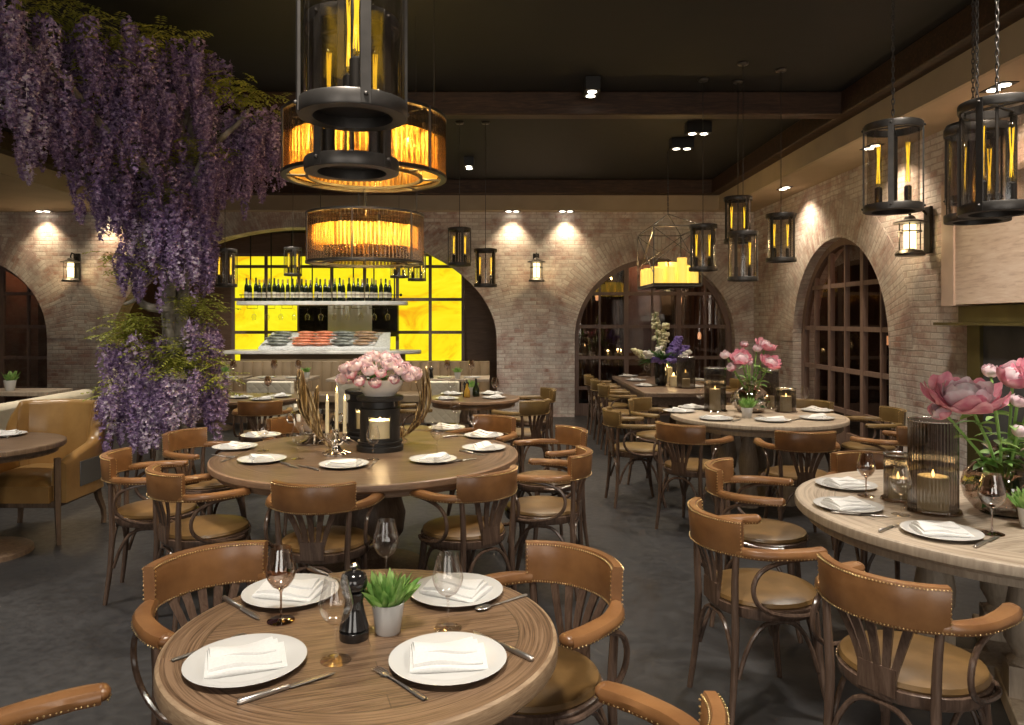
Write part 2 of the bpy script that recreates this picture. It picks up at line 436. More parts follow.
mb=MB(); mb.bb((-11.5,-4,-.1),(6.5,16.5,0)); struct('floor',mb,MAT['floor_concrete'])
# ceiling: black field, wooden beams round it, painted fascia and soffit
mb=MB(); mb.bb((-11.5,-4,ZC),(4.5,YB+.1,ZC+.1)); ceil=struct('ceiling',mb,MAT['ceiling_black'])
mb=MB(); mb.bb((3.46,-4,ZS),(XR+.02,YB,ZS+.04)); mb.bb((-11.5,11.96,ZS),(3.46,YB+.02,ZS+.04)); mb.bb((-11.5,-4,ZS),(-6.1,11.96,ZS+.04))
struct('trim_soffit',mb,MAT['soffit_paint'])
mb=MB(); mb.bb((3.455,-4,ZS-.003),(3.50,12.0,ZF)); mb.bb((-6.14,11.955,ZS-.003),(3.455,12.0,ZF)); mb.bb((-6.14,-4,ZS-.003),(-6.095,12.0,ZF))
struct('trim_fascia',mb,MAT['fascia_paint'])
mb=MB(); mb.bb((3.30,-4,ZF),(3.50,12.0,ZC)); struct('trim_beam_right',mb,MAT['beam_wood_y'],bevel=.012)
mb=MB(); mb.bb((-6.14,-4,ZF),(-5.92,12.0,ZC)); struct('trim_beam_left',mb,MAT['beam_wood_y'],bevel=.012)
mb=MB(); mb.bb((-5.94,11.80,ZF+.001),(3.32,12.0,ZC)); struct('trim_beam_back',mb,MAT['beam_wood'],bevel=.012)
mb=MB(); mb.bb((-5.94,7.26,ZF+.001),(3.32,7.43,ZC)); struct('trim_beam_cross',mb,MAT['beam_wood'],bevel=.012)
mb=MB(); mb.bb((-11.6,-4,0),(-11.4,YB,4.2)); struct('wall_left',mb,MAT['brick_right'])
mb=MB(); mb.bb((-11.6,-4.2,0),(4.5,-4.0,4.2)); struct('wall_rear',mb,MAT['alcove_wood'])
# windows
def window(name,a,f,dep=.2):
    c,h,zs,ri=a
    root=bpy.data.objects.new(name,None); C.objects.link(root); root['kind']='structure'
    mb=MB(); n=40
    def ring(off0,off1,d0,d1):
        pts=[(-(1),0,0)]
        prof=[]
        for off in (off0,off1):
            L=[(c-h+off,0.0)]+[(c-(h-off)*math.cos(PI*k/n),zs+(ri-off)*math.sin(PI*k/n)) for k in range(n+1)]+[(c+h-off,0.0)]
            prof.append(L)
        A,B=prof
        for k in range(len(A)-1):
            q=[A[k],A[k+1],B[k+1],B[k]]
            mb.add([f(p[0],d0,p[1]) for p in q],[(0,1,2,3)],False)
            mb.add([f(B[k][0],d0,B[k][1]),f(B[k+1][0],d0,B[k+1][1]),f(B[k+1][0],d1,B[k+1][1]),f(B[k][0],d1,B[k][1])],[(0,1,2,3)],False)
    ring(-.02,.085,dep-.03,dep+.05)
    ih=h-.085
    def top(u): return zs+(ri-.085)*math.sqrt(max(0,1-((u-c)/ih)**2))
    cols=[(-.885,.032),(-.44,.075),(0,.032),(.44,.075),(.885,.032)]
    def B(u0,u1,z0,z1,d0,d1):
        vs=[f(u,d,z) for z in (z0,z1) for d in (d0,d1) for u in (u0,u1)]
        mb.add(vs,[(0,1,3,2),(4,6,7,5),(0,4,5,1),(1,5,7,3),(3,7,6,2),(2,6,4,0)],False)
    for (o,w) in cols: B(c+o*h/1.32-w/2,c+o*h/1.32+w/2,0,top(c+o)+.01,dep-.02,dep+.04)
    for z in (.10,.46,.97,1.49,2.04):
        u=ih if z<=zs else ih*math.sqrt(max(0,1-((z-zs)/(ri-.085))**2))
        hw=.10 if z<.2 else .028
        B(c-u-.005,c+u+.005,z-hw,z+hw,dep-.015,dep+.035)
    obj('window_frame',mb,MAT['window_wood'],root)
    mp=MB()
    us=[c-ih*math.cos(PI*k/n) for k in range(n+1)]
    for a0,b0 in zip(us[:-1],us[1:]):
        mp.add([f(a0,dep+.01,0),f(b0,dep+.01,0),f(b0,dep+.01,top(b0)),f(a0,dep+.01,top(a0))],[(0,1,2,3)],False)
    obj('pane',mp,MAT['window_pane'],root)
    return root
window('window_1',A_WIN,fb); window('window_2',A_LEFT,fb); window('window_3',A_RW,fr,.15)
# the dim rooms beyond the windows
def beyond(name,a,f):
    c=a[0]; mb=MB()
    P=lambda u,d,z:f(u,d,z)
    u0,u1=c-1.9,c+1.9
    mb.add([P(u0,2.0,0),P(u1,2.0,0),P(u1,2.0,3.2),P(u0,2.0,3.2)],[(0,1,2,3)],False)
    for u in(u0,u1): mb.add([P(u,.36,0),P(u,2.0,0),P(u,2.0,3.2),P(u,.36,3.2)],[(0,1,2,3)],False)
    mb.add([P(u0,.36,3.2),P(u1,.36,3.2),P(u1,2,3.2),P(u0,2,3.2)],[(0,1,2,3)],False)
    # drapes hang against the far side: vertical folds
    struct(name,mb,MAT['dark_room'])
    md=MB(); 
    md.grid(lambda s,t:P(c-1.2+s*.9,1.85+.05*math.sin(s*60),.1+2.8*t),80,1)
    md.grid(lambda s,t:P(c+.75+s*.9,1.85+.05*math.sin(s*60),.1+2.8*t),80,1)
    return md
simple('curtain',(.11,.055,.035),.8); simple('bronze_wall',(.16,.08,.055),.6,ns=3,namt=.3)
wn=('behind the centre arched window','behind the far left arched window','behind the right wall arched window')
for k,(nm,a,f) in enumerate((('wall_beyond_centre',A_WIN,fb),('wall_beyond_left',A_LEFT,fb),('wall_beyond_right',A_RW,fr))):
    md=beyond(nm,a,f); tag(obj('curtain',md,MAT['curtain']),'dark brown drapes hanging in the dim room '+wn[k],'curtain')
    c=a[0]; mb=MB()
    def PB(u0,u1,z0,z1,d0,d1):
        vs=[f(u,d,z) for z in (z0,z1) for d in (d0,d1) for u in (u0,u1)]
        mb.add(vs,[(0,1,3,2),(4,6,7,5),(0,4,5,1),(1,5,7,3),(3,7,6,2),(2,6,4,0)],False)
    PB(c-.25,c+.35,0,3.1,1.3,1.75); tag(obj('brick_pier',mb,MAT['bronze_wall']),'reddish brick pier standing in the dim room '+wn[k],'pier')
    for j,(u,z) in enumerate(((c-.8,1.95),(c+.7,1.9),(c+1.05,1.25))):
        rt=thing('wall_light',('amber pendant lamp, %s of three, in the dim room '%('left','middle','right')[j])+wn[k],'lamp',f(u,1.2,z),group='dim lamps beyond the windows')
        q=MB(); q.lathe([(.0,0),(.03,.005),(.035,.09),(.02,.13)],12); obj('lamp_shade',q,MAT['room_glow'],rt)
        q=MB(); q.tube([(0,0,.12),(0,0,3.15-z)],.004,6); obj('cord',q,MAT['iron_dark'],rt)
    L=bpy.data.lights.new('dim_room_light','POINT'); L.energy=9; L.color=(1,.5,.25); L.shadow_soft_size=.015
    o=bpy.data.objects.new('dim_room_light',L); C.objects.link(o); o.location=f(c+.1,.9,2.6)
# alcove of the bar
AX0,AX1,AD=-6.45,-.13,13.6
mb=MB(); mb.bb((AX0-.1,YB+.35,0),(AX0,AD+.1,3.4)); mb.bb((AX1,YB+.35,0),(AX1+.1,AD+.1,3.4)); mb.bb((AX0,AD,0),(AX1,AD+.1,3.4))
struct('wall_alcove',mb,MAT['alcove_wood'])
mb=MB(); mb.bb((AX0,YB+.35,3.2),(AX1,AD,3.3)); struct('ceiling_alcove',mb,MAT['ceiling_black'])
# extra frames: backlit onyx grid
x0=(233-CX)/F*13.5; x1=(463-CX)/F*13.5; pw=(x1-x0)/7
zr=[.83,1.375,1.975,2.576,2.79]
t=thing('backlit_stone_wall','glowing yellow backlit stone wall in brown square frames behind the bar','wall panel',((x0+x1)/2,13.5,0))
for i in range(7):
    for j in range(4):
        mb=MB(); mb.bb((x0+i*pw+.028-t.location.x,.03,zr[j]+.028),(x0+(i+1)*pw-.028-t.location.x,.05,zr[j+1]-.028)); obj('stone_panel',mb,MAT['onyx'],t)
mb=MB()
for i in range(8): mb.bb((x0+i*pw-.028-t.location.x,0,zr[0]),(x0+i*pw+.028-t.location.x,.08,zr[-1]))
for j in range(5): mb.bb((x0-t.location.x,0.003,zr[j]-.028),(x1-t.location.x,.077,zr[j]+.028))
obj('frame',mb,MAT['window_wood'],t)
# ------------------------------------------------------------------ fireplace
simple('hood_edge',(.62,.46,.36),.5,ns=6,namt=.05)
t=thing('fireplace_hood','pale wood panelled chimney hood on the right brick wall','fireplace hood',(3.98,5.0,1.73))
mb=MB(); mb.bb((-.10,-1.6,.0),(.115,1.55,1.05)); obj('panel',mb,MAT['hood_wood'],t,bevel=.004)
mb=MB(); mb.bb((-.115,1.38,-.01),(.0,1.56,1.06)); mb.bb((-.115,-1.6,1.0),(0,1.38,1.06)); obj('border',mb,MAT['hood_edge'],t,bevel=.004)
t=thing('fireplace','olive metal fireplace surround with a mantel shelf and dark opening','fireplace',(3.97,5.0,0))
mb=MB(); mb.bb((-.02,-1.6,1.58),(.12,1.45,1.72)); obj('lintel',mb,MAT['olive_metal'],t)
mb=MB(); mb.bb((-.14,-1.6,1.555),(.12,1.62,1.578)); obj('shelf',mb,MAT['olive_metal'],t)
mb=MB(); mb.bb((0,1.19,0),(.12,1.36,1.553)); obj('post',mb,MAT['olive_metal'],t)
mb=MB(); mb.bb((.03,-1.6,.0),(.12,1.188,1.553)); obj('firebox',mb,MAT['firebox'],t)
# ------------------------------------------------------------------ light fittings
def lightobj(kind,loc,e,col=(1,.82,.58),size=.05,target=None,spot=None,blend=.6,name='light',ss=None):
    L=bpy.data.lights.new(name,kind); L.energy=e; L.color=col
    if kind=='AREA': L.size=size
    else: L.shadow_soft_size=size
    if spot: L.spot_size=math.radians(spot); L.spot_blend=blend
    o=bpy.data.objects.new(name,L); C.objects.link(o); o.location=loc
    if target is not None:
        o.rotation_euler=(Vector(target)-Vector(loc)).to_track_quat('-Z','Y').to_euler()
    return o
def recessed(loc,label,rz=0):
    t=thing('recessed_downlight',label,'downlight',loc,rz,'recessed downlights in the soffit')
    mb=MB(); mb.box((0,0,-.003),(.27,.13,.006)); obj('trim_plate',mb,MAT['black_matte'],t)
    for s in(-1,1):
        mb=MB(); mb.lathe([(.045,-.010),(.045,-.0062)],20,(s*.062,0,0)); obj('lamp',mb,MAT['spot_glow'],t)
WS=[(-7.55,'far left, left of the tree'),(-6.47,'right next to the tree at the left'),(.12,'left of two above the middle wall lamp'),(1.0,'right of two above the middle wall lamp')]
for x,l in WS:
    recessed((x,12.09,ZS),'recessed downlight over the back wall, '+l)
    lightobj('SPOT',(x,12.02,ZS-.03),55,(1,.78,.50),.03,(x,12.22,1.6),95,.9,'downlight_or_fill')
for y,l in ((5.65,'nearest the camera'),(7.6,'above the hanging lantern'),(9.98,'farthest back')):
    recessed((3.77,y,ZS),'recessed twin downlight in the right soffit, '+l,PI/2)
    lightobj('SPOT',(3.78,y,ZS-.03),85,(1,.78,.55),.03,(4.15,y,1.0),115,.9,'downlight_or_fill')
def boxlight(x,y,rz,l):
    t=thing('surface_downlight','black twin box downlight on the dark ceiling, '+l,'downlight',(x,y,ZC),rz,'twin box downlights under the ceiling')
    mb=MB(); mb.box((0,0,-.062),(.28,.14,.124)); obj('housing',mb,MAT['black_matte'],t,bevel=.004)
    for s in(-1,1):
        mb=MB(); mb.lathe([(.042,-.128),(.042,-.124)],20,(s*.066,0,0)); obj('lamp',mb,MAT['spot_glow'],t)
    lightobj('SPOT',(x,y,ZC-.15),170,(1,.84,.62),.08,(x,y,0),100,.8,'downlight_or_fill')
for x,y,rz,l in ((2.2,8.43,0,'right-hand one of the close pair'),(2.19,9.17,0,'left-hand one of the close pair'),(.81,6.94,PI/2,'alone in front of the cross beam'),(-.5,10.3,PI/2,'alone beyond the large drum lamp'),(-1.15,6.9,PI/2,'hidden behind the big hanging lantern')):
    boxlight(x,y,rz,l)
def sconce(loc,rz,label):
    # local: the wall is at +y, the lamp hangs in front of it
    t=thing('wall_lantern',label,'wall lamp',loc,rz,'iron wall lanterns')
    mb=MB(); mb.box((0,-.012,.03),(.07,.022,.30)); obj('wall_plate',mb,MAT['iron_dark'],t,bevel=.003)
    mb=MB(); mb.tube([(0,-.02,.13),(0,-.06,.17),(0,-.11,.175),(0,-.13,.14),(0,-.13,.10)],.008,8); obj('arm',mb,MAT['iron_dark'],t)
    mb=MB(); mb.lathe([(.015,.125),(.03,.115),(.035,.10),(.098,.082),(.10,.074),(.03,.072)],24,(0,-.13,0)); obj('cap',mb,MAT['iron'],t)
    mb=MB(); mb.lathe([(.0,-.135),(.085,-.135),(.088,-.12),(.07,-.10),(.03,-.095),(.03,-.09),(0,-.09)],24,(0,-.13,0)); obj('base',mb,MAT['iron'],t)
    mb=MB()
    for k in range(6):
        a=k*PI/3+PI/6; mb.tube([(.068*math.cos(a),-.13+.068*math.sin(a),-.105),(.068*math.cos(a),-.13+.068*math.sin(a),.078)],.0035,6)
    mb.tube([(.068*math.cos(q*PI/12),-.13+.068*math.sin(q*PI/12),.02) for q in range(24)],.004,6,closed=True)
    obj('cage',mb,MAT['iron_dark'],t)
    mb=MB(); mb.lathe([(.036,-.09),(.036,.065)],20,(0,-.13,0)); obj('glass_shade',mb,MAT['sconce_glow'],t)
    o=lightobj('POINT',(0,-.22,.0),8,(1,.7,.36),.05,name='wall_lantern_light'); o.parent=t; t.scale=(1.5,)*3
q=pt(78,270,12.2); sconce((q.x,12.19,q.z),0,'black iron wall lantern on brick wall right of the far left window')
q=pt(536,270,12.2); sconce((q.x,12.19,q.z),0,'black iron wall lantern on brick between the bar arch and centre window')
sconce((4.09,7.12,2.42),-PI/2,'black iron wall lantern on the right brick wall beside the chimney hood')
# hanging candle lanterns
def chain(mb,p0,p1,ll=.036,w=.011,r=.0026):
    p0=Vector(p0);p1=Vector(p1); L=(p1-p0).length; n=int(L/(ll*.72)); d=(p1-p0)/n
    for k in range(n):
        c=p0+d*(k+.5); a=Vector((1,0,0)) if k%2 else Vector((0,1,0)); u=d.normalized()
        pts=[]
        for q in range(8):
            an=2*PI*q/8; pts.append(c+a*(w*math.cos(an))*.55+u*(ll/2)*math.sin(an))
        mb.tube(pts,r,4,closed=True)
def lantern(loc,rz,label,fine=True,ba=.15,hz=ZC,rad=.13,hh=.43,group='hanging iron lanterns'):
    t=thing('hanging_lantern',label,'lantern',loc,rz,group); n=40 if fine else 24
    mb=MB()
    if fine: chain(mb,(0,0,hh+.02),(0,0,hz-loc[2]-.01))
    else: mb.tube([(0,0,hh),(0,0,hz-loc[2]-.01)],.0035,5)
    mb.lathe([(.0,hz-loc[2]-.02),(.045,hz-loc[2]-.018),(.05,hz-loc[2])],16)
    obj('chain',mb,MAT['iron'],t,sharp=False)
    def band(z0,z1,r1,r0,name):
        b=MB(); b.lathe([(r0,z0),(r1,z0),(r1+.002,z0+.004),(r1+.002,z1-.004),(r1,z1),(r0,z1),(r0,z0)],n,cap=False); return obj(name,b,MAT['iron'],t)
    band(hh-.035,hh,rad,rad-.012,'top_ring')
    band(0,.036,rad,rad-.034,'bottom_ring')
    b=MB(); b.lathe([(0,.024),(rad-.05,.024),(rad-.034,.026),(rad-.026,.028),(rad-.026,.034),(rad-.05,.035),(0,.036)],n); obj('base_dish',b,MAT['iron_dark'],t)
    b=MB(); b.lathe([(rad-.014,.04),(rad-.014,hh-.03)],n,cap=False); obj('glass_cylinder',b,MAT['lantern_glass'],t)
    for k in range(4):
        a=k*PI/2; c,s=math.cos(a),math.sin(a)
        b=MB(); b.box((rad*c,rad*s,hh/2),(.007,.024,hh-.004),a)
        if fine:
            for z in(.022,hh-.018): b.ball((c*(rad+.006),s*(rad+.006),z),.006,8)
        obj('bar',b,MAT['iron'],t)
    b=MB(); b.tube([(0,0,.03),(0,0,hh+.02)],.006,8); b.box((0,0,hh-.016),(rad*1.9,.014,.006),0); b.box((0,0,hh-.0162),(.014,rad*1.9,.0058),0); obj('centre_rod',b,MAT['iron'],t)
    for k in range(2):
        a=ba-rz+k*PI; c,s=.064*math.cos(a),.064*math.sin(a)
        b=MB(); b.lathe([(.0,.034),(.017,.034),(.017,.12),(.012,.125),(0,.125)],14,(c,s,0)); obj('socket',b,MAT['iron_dark'],t)
        b=MB(); b.lathe([(.006,.125),(.014,.14),(.0145,.335),(.009,.352),(.001,.358)],12,(c,s,0),cap=False); bl=obj('bulb',b,MAT['clear_glass'],t)
        b=MB(); pts=[]
        for j in range(9):
            a2=j*PI*4/9; x,y=.0085*math.cos(a2),.0085*math.sin(a2)
            pts.append((c+x,s+y,.145 if j%2 else .335))
            pts.append((c+x*.5,s+y*.5,.24))
        b.tube(pts,.0016 if fine else .0028,5); obj('filament',b,MAT['filament'],bl,sharp=False)
    o=lightobj('POINT',(.064*math.cos(ba-rz),.064*math.sin(ba-rz),.24),1.5,(1,.66,.25),.004,name='lantern_light'); o.parent=t
    return t
def hang(px,py,d,rz,label,fine=False,**k):
    q=pt(px,py,d); return lantern((q.x,q.y,q.z),rz,label,fine,**k)
hang(353,118,1.80,.42,'large smoky glass iron lantern hanging nearest the camera at top centre',True,ba=1.9)
hang(352,173,2.09,-.56,'iron lantern hanging just behind the nearest lantern, overlapping the drum lamp',True,ba=.1)
hang(893,212,3.63,-.55,'single iron lantern hanging before the soffit, left of the clustered right lanterns',True,ba=-.45)
hang(977,222,3.36,.5,'lowest of the three clustered iron lanterns at the top right',True)
hang(997,214,2.85,.55,'largest and nearest of the three clustered iron lanterns at top right',True)
hang(973,203,4.05,.9,'smallest and farthest of the three clustered iron lanterns at top right',True)
hang(703,271,6.9,.4,'iron lantern hanging leftmost of the group over the right round tables')
hang(743,281,6.46,.8,'lowest iron lantern in the middle of the right-hand group')
hang(738,243,6.95,.3,'iron lantern hanging higher, behind the lowest one of the right-hand group')
hang(781,262,6.63,.6,'iron lantern hanging rightmost of the group, left of the right window')
hang(459.5,266,8.4,.3,'iron lantern hanging right of the lower drum lamp, higher of two')
hang(485.5,287,8.4,.9,'iron lantern hanging right of the lower drum lamp, lower of two')
hang(225,287,8.4,.5,'iron lantern hanging just right of the wisteria trunk')
hang(293,276,11.2,.5,'small distant lantern hanging before the yellow wall, left of the drum lamp',group='far lanterns')
hang(399,278,11.2,.2,'small distant lantern seen below the lower drum lamp, left of two')
hang(417,281,10.6,.5,'small distant lantern seen below the lower drum lamp, right of two')
# drum chandeliers
def drum(loc,label,hh,s0,s1,rad=.4):
    t=thing('drum_chandelier',label,'chandelier',loc,.2,'ribbed glass drum lamps')
    b=MB(); n=90
    for k in range(n):
        a=2*PI*k/n; c,s=rad*math.cos(a),rad*math.sin(a)
        b.tube([(c,s,.012),(c,s,hh-.012)],.0105,6,cap=False)
    obj('glass_rods',b,MAT['rod_glass'],t)
    for nm,z,r in (('bottom_ring',.006,rad),('top_ring',hh-.006,rad)):
        b=MB(); b.lathe([(r-.016,z-.008),(r+.014,z-.008),(r+.014,z+.008),(r-.016,z+.008),(r-.016,z-.008)],64,cap=False); obj(nm,b,MAT['iron'],t)
    b=MB(); b.lathe([(rad*.70,-.002),(rad*.70+.014,-.002),(rad*.70+.014,.012),(rad*.70,.012),(rad*.70,-.002)],56,cap=False)
    for k in range(8):
        a=2*PI*k/8; b.tube([(rad*.70*math.cos(a),rad*.70*math.sin(a),.005),(rad*math.cos(a),rad*math.sin(a),.005)],.006,6)
    obj('inner_frame',b,MAT['iron'],t)
    b=MB()
    for k in range(60):
        a=2*PI*k/60; c,s=rad*.71*math.cos(a),rad*.71*math.sin(a); b.tube([(c,s,.014),(c,s,hh-.03)],.008,6,cap=False)
    obj('inner_glass_rods',b,MAT['rod_glass'],t)
    for k in range(6):
        a=2*PI*k/6+.3; b=MB(); b.tube([((rad+.012)*math.cos(a),(rad+.012)*math.sin(a),0),((rad+.012)*math.cos(a),(rad+.012)*math.sin(a),hh)],.006,6); obj('post',b,MAT['iron'],t)
    b=MB(); b.lathe([(rad-.03,s0*hh),(rad-.03,s1*hh)],64,cap=False); obj('diffuser',b,MAT['diffuser'],t)
    for k in range(8):
        a=2*PI*k/8+.25; c,s=rad*.84*math.cos(a),rad*.84*math.sin(a)
        b=MB(); b.lathe([(.0,hh*s1-.10),(.016,hh*s1-.095),(.02,hh*s1-.03),(.012,hh*s1+.005)],10,(c,s,0)); obj('bulb',b,MAT['bulb_glow'],t)
        b=MB(); b.lathe([(.013,hh*s1+.005),(.013,hh*s1+.05)],10,(c,s,0)); obj('socket',b,MAT['iron_dark'],t)
        o=lightobj('POINT',(c*.93,s*.93,hh*s1-.05),10,(1,.70,.22),.015,name='drum_light'); o.parent=t
    b=MB()
    for k in range(3):
        a=2*PI*k/3+.4; b.tube([(rad*math.cos(a),rad*math.sin(a),hh),(rad*math.cos(a),rad*math.sin(a),ZC-loc[2])],.0025,5)
    b.tube([(0,0,hh-.02),(0,0,ZC-loc[2])],.009,8)
    for k in range(4):
        a=PI*k/4; b.tube([(rad*math.cos(a),rad*math.sin(a),hh-.015),(-rad*math.cos(a),-rad*math.sin(a),hh-.015)],.004,6)
    obj('suspension',b,MAT['iron_dark'],t)
drum((-.713,3.77,2.32),'large amber ribbed glass drum lamp, upper of two, hanging nearer the camera',.31,.06,.66)
drum((-.988,5.24,1.998),'smaller looking amber ribbed glass drum lamp, lower of two, before the bar',.345,.30,.74)
# candle chandelier over the long table
q=pt(668,288,9.8)
t=thing('candle_chandelier','rectangular iron chandelier with lit pillar candles over the long table','chandelier',(q.x,q.y,q.z),.0)
b=MB(); w,l,h=.30,.55,.76
for sx in(-1,1):
    for sy in(-1,1):
        b.box((sx*w,sy*l,h/2),(.014,.014,h))
    b.tube([(sx*w,-l,.16),(sx*w,l,h-.02)],.005,6); b.tube([(sx*w,l,.16),(sx*w,-l,h-.02)],.005,6)
for sy in(-1,1):
    b.tube([(-w,sy*l,.30),(w,sy*l,h-.02)],.005,6); b.tube([(w,sy*l,.30),(-w,sy*l,h-.02)],.005,6)
for z in(0.007,h-.007):
    for s in(-1,1): b.box((s*w,0,z),(.014,2*l,.014)); b.box((0,s*l,z),(2*w,.014,.014))
obj('frame',b,MAT['iron'],t)
b=MB(); b.box((0,0,.03),(2*w,2*l,.02)); b.box((0,0,.01),(.12,1.0,.02)); obj('tray',b,MAT['iron_dark'],t)
rr=random.Random(3)
for i in range(4):
    for j in range(5):
        hc=.16+rr.random()*.12+(.04 if 0<i<3 else 0); b=MB(); b.lathe([(0,.04),(.062,.04),(.062,.04+hc),(.045,.04+hc-.012),(0,.04+hc-.014)],18,((i-1.5)*.145,(j-2)*.235,0)); obj('candle',b,MAT['candle_lit'],t)
b=MB(); chain(b,(0,0,h+.22),(0,0,ZC-q.z-.01),.05,.016,.004)
for sx in(-1,1):
    for sy in(-1,1): b.tube([(sx*w,sy*l,h),(0,0,h+.22)],.005,6)
obj('chain',b,MAT['iron'],t,sharp=False)
o=lightobj('POINT',(0,-.05,.42),14,(1,.68,.3),.015,name='candle_light'); o.parent=t
# ------------------------------------------------------------------ bentwood armchair (faces +y, origin under the seat centre)
def rail(x):  # point on the back rail for a rail angle in degrees (0 = middle of back)
    a=math.radians(x); return (.255*math.sin(a), -.02-.255*math.cos(a))
def railpath(a0,a1,n,z=0,ext=0):
    P=[rail(a0+(a1-a0)*i/n)+(z,) for i in range(n+1)]
    return P
def make_chair(name,label,seatm,backm):
    t=thing(name,label,'chair')
    b=MB(); b.lathe([(.20,.425),(.222,.428),(.228,.44),(.228,.468),(.215,.474)],40); obj('seat_ring',b,MAT['chair_wood'],t)
    b=MB(); b.lathe([(.0,.47),(.216,.470),(.221,.480),(.214,.493),(.18,.503),(.11,.508),(0,.510)],40); obj('seat',b,MAT[seatm],t)
    # leather back panel: a tall curved pad with rounded edges
    b=MB(); n=26
    sect=[(-.012,.683),(.010,.680),(.016,.690),(.020,.75),(.024,.812),(.018,.822),(-.006,.823),(-.012,.812),(-.016,.75)]
    P=railpath(-49,49,n); b.sweep([(x,y,0) for x,y,z in P],[(a*1.0,z) for a,z in sect]); obj('backrest',b,MAT[backm],t)
    b=MB()
    def nail(p): 
        m=.0038; b.add([(p[0]-m,p[1],p[2]),(p[0],p[1]-m,p[2]),(p[0]+m,p[1],p[2]),(p[0],p[1]+m,p[2]),(p[0],p[1],p[2]+m),(p[0],p[1],p[2]-m)],[(0,1,4),(1,2,4),(2,3,4),(3,0,4),(1,0,5),(2,1,5),(3,2,5),(0,3,5)],True)
    def off(a,o):
        x,y=rail(a); q=math.radians(a); return x+o*math.sin(q),y-o*math.cos(q)
    for k in range(46):
        a=-48.5+97*k/45
        for (o,z) in ((.018,.688),(-.014,.688),(.0245,.815),(-.012,.815)):
            x,y=off(a,o); b.ball if False else nail((x,y,z))
    for s in(-1,1):
        for k in range(9):
            for o in(.0215,-.016): 
                x,y=off(s*48.6,o); nail((x,y,.69+.0145*k))
    bk=t.children[-1]
    obj('nail_trim',b,MAT['brass_nail'],bk,sharp=False)
    # leather arms
    for s in(-1,1):
        P=[rail(s*a) for a in (44,50,56,62,69,76,83,90)]+[(s*.257,.03),(s*.254,.075),(s*.246,.115)]
        P=[(x,y,0) for x,y in P]
        wd=[.55,.7,.85,.95,1,1,1,1.05,1.1,1.12,1.0]
        sect=[(-.026,.682),(.024,.682),(.030,.690),(.030,.704),(.022,.715),(.0,.720),(-.022,.715),(-.030,.704),(-.030,.690)]
        if s<0: sect=[(-a,z) for a,z in sect]; 
        b=MB(); b.sweep(P,sect,scales=[(w,1) for w in wd])
        # rounded tip
        e=P[-1]; b.ball((e[0],e[1],.701),.0195,12,sc=(1.5,1.0,1.0))
        ar=obj('arm',b,MAT[backm],t)
        b=MB()
        for i in range(len(P)-1):
            p,q=Vector(P[i]),Vector(P[i+1]); tt=(q-p); L=tt.length; nn=max(1,int(L/.0115)); d=tt.normalized(); o=Vector((d.y,-d.x,0))
            for k in range(nn):
                c=p+tt*(k/nn)
                for sg in(-1,1): 
                    r=c+o*sg*.0295*wd[i]; nail((r.x,r.y,.6885))
        for k in range(5): nail((e[0]+(k-2)*.011,e[1]+.018-abs(k-2)*.004,.6885))
        obj('nail_trim',b,MAT['brass_nail'],ar,sharp=False)
    # back posts run down as rear legs
    for s in(-1,1):
        b=MB(); b.stube([(s*.178,-.205,.69),(s*.172,-.208,.60),(s*.166,-.205,.48),(s*.166,-.203,.40),(s*.172,-.212,.2),(s*.185,-.235,0)],[.0125,.014,.0155,.016,.015,.012],10); obj('leg',b,MAT['chair_wood'],t)
        b=MB(); b.stube([(s*.150,.145,.435),(s*.160,.155,.30),(s*.172,.170,.15),(s*.195,.200,0)],[.019,.018,.016,.011],10); obj('leg',b,MAT['chair_wood'],t)
    # bent loops under the arms
    for s in(-1,1):
        b=MB(); b.stube([(s*.200,.120,.452),(s*.232,.06,.452),(s*.238,-.02,.458),(s*.241,-.10,.478),(s*.244,-.155,.52),(s*.246,-.172,.575),(s*.248,-.150,.63),(s*.250,-.10,.66),(s*.252,-.03,.675),(s*.252,.05,.680)],.0098,8); obj('arm_support',b,MAT['chair_wood'],t)
    # bent arches under the seat
    b=MB()
    def arch(p,q,z0=.20,z1=.41):
        pts=[]
        for k in range(13):
            u=k/12; c=1-abs(2*u-1)**3
            pts.append((p[0]+(q[0]-p[0])*u,p[1]+(q[1]-p[1])*u,z0+(z1-z0)*c))
        b.tube(pts,.0095,8)
    arch((-.172,-.195),(-.172,.150)); arch((.172,-.195),(.172,.150)); arch((-.155,.158),(.155,.158),.22,.41); arch((-.158,-.207),(.158,-.207),.24,.41)
    obj('stretcher',b,MAT['chair_wood'],t)
    # fan shaped splat
    b=MB()
    for k in range(-2,3):
        x0=k*.022; a=k*13.0; xt,yt=rail(a); nseg=8
        def fn(u,v,x0=x0,xt=xt,yt=yt):
            w=.0095+.0055*v; e=v**1.35
            x=x0+(xt-x0)*e; y=-.222+(yt+.222)*v+ .010*math.sin(PI*v); z=.475+.215*v
            return (x+(u*2-1)*w,y,z)
        f0=lambda u,v:fn(u,v); f1=lambda u,v:(fn(u,v)[0],fn(u,v)[1]+.010,fn(u,v)[2])
        b.grid(f0,1,nseg,False); b.grid(lambda u,v:f1(1-u,v),1,nseg,False)
        b.grid(lambda u,v:(fn(1,v)[0],fn(1,v)[1]+.010*u,fn(1,v)[2]),1,nseg,False)
        b.grid(lambda u,v:(fn(0,v)[0],fn(0,v)[1]+.010*(1-u),fn(0,v)[2]),1,nseg,False)
    b.box((0,-.222,.49),(.118,.014,.085)); obj('splat',b,MAT['chair_wood'],t)
    return t
chairA=Proto(make_chair('bentwood_armchair','x','leather_olive','leather_tan'))
chairG=Proto(make_chair('bentwood_armchair','x','leather_green','leather_green'))
def chair(x,y,fx,fy,label,group,P=chairA):
    return P.put(label,(x,y,0),math.atan2(fy,fx)-PI/2,group)
